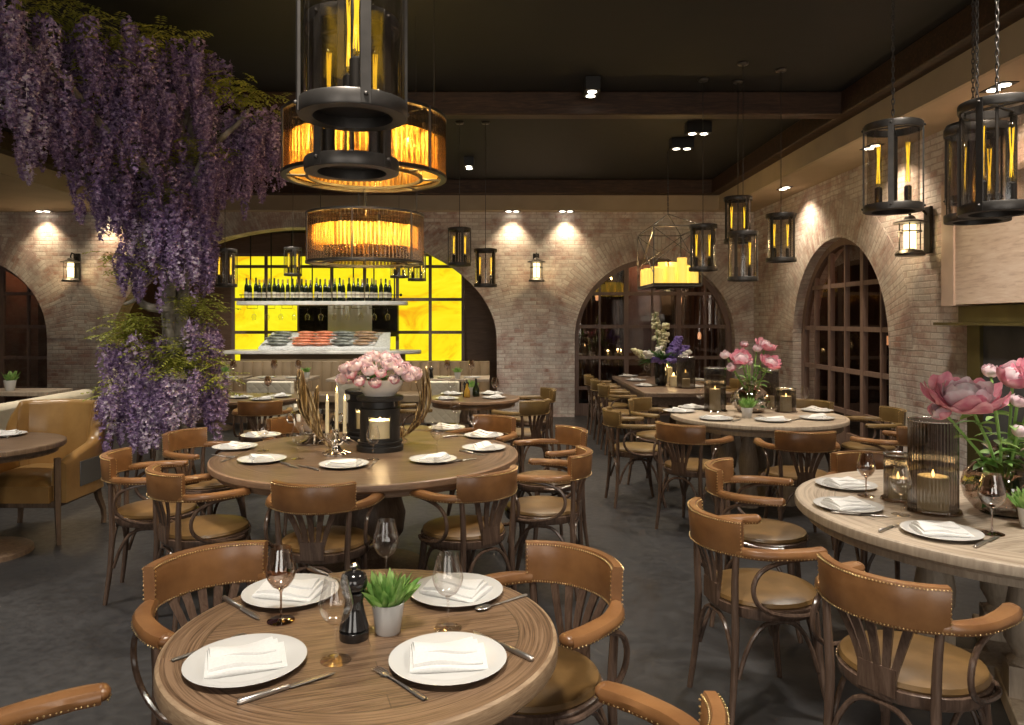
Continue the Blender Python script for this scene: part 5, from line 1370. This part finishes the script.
# blossom clouds: (px, py of the top, distance, number, half width in m, spread in depth, height spread)
CL=[(20,25,5.0,22,.28,.5,.10),(60,45,5.1,20,.25,.5,.12),(100,40,5.3,22,.25,.5,.15),(150,50,5.6,26,.28,.5,.15),(190,60,5.8,20,.22,.4,.12),(40,95,5.2,20,.30,.5,.12),(85,110,5.4,20,.22,.4,.12),(130,115,5.6,22,.25,.4,.12),(180,110,5.8,18,.18,.35,.12),(10,105,4.9,12,.16,.4,.10),
(215,100,6.0,16,.16,.3,.12),(250,118,6.2,18,.20,.3,.10),(270,135,6.2,10,.12,.3,.08),(240,155,6.1,12,.15,.3,.08),
(100,165,5.7,14,.14,.25,.08),(130,178,5.8,16,.16,.25,.08),(165,160,5.9,14,.14,.25,.10),(205,185,6.0,12,.10,.2,.08),(225,150,6.0,10,.10,.2,.08),
(125,195,5.9,10,.10,.2,.06),(175,205,5.9,10,.10,.2,.06),
(135,248,5.95,12,.12,.15,.05),(150,225,5.9,10,.10,.15,.05),(195,222,5.95,12,.13,.15,.06),(205,250,6.0,8,.08,.12,.05),(170,240,5.9,8,.10,.15,.05),
(195,322,5.95,8,.07,.10,.03),(212,330,5.95,7,.06,.10,.03),(122,345,5.9,10,.09,.12,.04),(145,338,5.9,10,.09,.12,.05),(130,385,5.85,14,.12,.14,.05),
(165,375,5.8,14,.12,.14,.05),(195,372,5.85,14,.12,.14,.04),(215,378,5.9,10,.08,.12,.03),(150,395,5.8,8,.09,.12,.03),(118,400,5.85,6,.07,.12,.03)]
spots=[]
for (px,py,d,n,hw,sd,sz) in CL:
    c=pt(px,py,d)
    for k in range(n): spots.append(Vector((c.x+rr.uniform(-hw,hw),d+rr.uniform(-sd,sd),min(3.70,c.z+rr.gauss(0,sz)))))
rr.shuffle(spots)
# the hundred largest in view: the nearest first
spots.sort(key=lambda p:p.y+.25*rr.random())
low=[p for p in spots if p.z<2.4]; high=[p for p in spots if p.z>=2.4]
ordr=low[:60]+high[:40]; rest=low[60:]+high[40:]
for k,p in enumerate(ordr):
    o=bpy.data.objects.new('flower_raceme',RM[k%5]); C.objects.link(o); o.parent=tree
    o.location=p-Vector((TX,TY,0)); o.rotation_euler=(rr.uniform(-.12,.12),rr.uniform(-.12,.12),rr.random()*6.28); s=rr.uniform(.75,1.15); o.scale=(s*1.1,s*1.1,s)
b=MB()
for p in rest: q=p-Vector((TX,TY,0)); raceme(b,(q.x,q.y,q.z),rr.uniform(.25,.45),rr.uniform(.05,.065),95,rr)
o=obj('flower_racemes',b,MAT['wisteria_petal'],tree,sharp=False); o['kind']='stuff'
def pinnate(b,p,d,L,rr):
    d=Vector(d).normalized(); Q=Vector(p); side=d.cross(Vector((0,0,1)))
    if side.length<.05: side=Vector((1,0,0))
    side.normalize(); n=5
    for k in range(n):
        Q=Q+d*(L/n); d=(d+Vector((0,0,-.10))).normalized()
        for s in(-1,1):
            t=(side*s+d*.5).normalized(); l=.042*rr.uniform(.8,1.2); w=.011; nn=t.cross(Vector((0,0,1))).normalized()
            b.add([Q,Q+t*l*.5+nn*w,Q+t*l+Vector((0,0,-.008)),Q+t*l*.5-nn*w],[(0,1,2,3)],False)
LF=[(20,5,5.0,26,.3,.5),(70,8,5.1,30,.25,.5),(100,35,5.3,22,.2,.4),(130,45,5.4,26,.2,.4),(175,22,5.6,40,.22,.4),(150,15,5.5,20,.2,.4),(225,85,5.9,40,.20,.3),(250,95,6.0,26,.14,.3),(85,85,5.5,20,.15,.3),(110,75,5.4,20,.2,.3),(160,155,5.9,40,.13,.2),(110,170,5.7,10,.08,.2),(205,150,5.9,18,.1,.2),
(150,265,5.95,16,.12,.15),(165,195,5.9,20,.12,.2),(120,262,5.9,14,.1,.1),(190,300,6.0,34,.13,.15),(205,312,5.95,20,.12,.12),(122,332,5.9,34,.11,.12),(140,322,5.95,30,.09,.12),(150,345,5.9,20,.12,.12),(175,362,5.85,44,.13,.14),(200,362,5.9,44,.12,.12),(220,378,5.9,16,.06,.08),(185,350,5.9,26,.13,.12),(118,385,5.9,16,.06,.1),(112,405,5.9,8,.04,.1),(135,235,5.9,14,.1,.1)]
b=MB()
for (px,py,d,n,hw,sd) in LF:
    c=pt(px,py,d)-Vector((TX,TY,0))
    for k in range(int(n*1.5)):
        a=rr.random()*6.28; pinnate(b,(c.x+rr.uniform(-hw,hw),c.y+rr.uniform(-sd,sd),min(3.68,c.z+rr.gauss(0,.05))),(math.cos(a),math.sin(a),rr.uniform(-.5,.4)),rr.uniform(.10,.2),rr)
o=obj('foliage',b,MAT['leaf_yellow'],tree,sharp=False); o['kind']='stuff'
# ------------------------------------------------------------------ added fill: ceiling spots without fittings, for overall brightness
for (x,y,e,sz) in ((-3.2,3.4,420,70),(-.4,1.0,400,80),(2.0,2.4,420,75),(2.6,5.2,300,75),(-.9,4.4,330,60),(0.2,6.0,200,75),(-2.3,8.6,260,80),(-4.6,6.0,260,80),(-4.0,10.4,170,80),(-1.6,10.2,170,80),(.8,9.8,170,80)):
    lightobj('SPOT',(x,y,ZC-.1),e*1.15,(1,.91,.79),.20,(x,y+.05,0),sz*1.45,1.0,'downlight_or_fill')
# added area fill from behind the camera, no window there
lightobj('AREA',(-2.2,-3.9,1.7),90,(1,.93,.84),2.6,(-1,6,1.0),name='rear_fill')
lightobj('AREA',(1.6,-3.9,1.7),90,(1,.93,.84),2.6,(1,6,1.0),name='rear_fill')
for bx in (-4.2,-3.2,-2.2): lightobj('SPOT',(bx,10.2,3.7),190,(1,.93,.80),.08,(bx,12.8,1.2),50,.8,'downlight_or_fill')  # added fill spots that brighten the bar front, no fittings
lightobj('SPOT',(-1.9,4.0,3.7),120,(1,.92,.85),.1,(-2.9,6.0,1.1),36,.9,'downlight_or_fill')  # added fill spot that lifts the lower wisteria, no fitting
lightobj('SPOT',(-4.6,7.0,3.7),160,(1,.88,.7),.1,(-5.2,8.2,.8),70,.9,'downlight_or_fill')  # added fill spot for the cream sofa corner, no fitting
w=bpy.data.worlds.new('world'); bpy.context.scene.world=w; w.use_nodes=True
w.node_tree.nodes['Background'].inputs[0].default_value=(.85,.78,.70,1); w.node_tree.nodes['Background'].inputs[1].default_value=.42
# ------------------------------------------------------------------ camera
cam=bpy.data.cameras.new('camera'); co=bpy.data.objects.new('camera',cam); C.objects.link(co)
co.location=(0,0,H); co.rotation_euler=(PI/2,0,0); cam.sensor_width=36; cam.lens=36*F/1024
cam.shift_x=(512-CX)/1024; cam.shift_y=-(362.5-CY)/1024; cam.clip_start=.05; cam.clip_end=60
sc=bpy.context.scene; sc.camera=co
sc.view_settings.view_transform='Standard'; sc.view_settings.look='None'; sc.view_settings.gamma=1; sc.view_settings.use_curve_mapping=False
sc.view_settings.exposure=0.1
cy=sc.cycles; cy.max_bounces=8; cy.diffuse_bounces=3; cy.glossy_bounces=3; cy.transparent_max_bounces=24; cy.transmission_bounces=4; cy.caustics_reflective=False; cy.caustics_refractive=False; cy.sample_clamp_indirect=4
cy.use_denoising=True
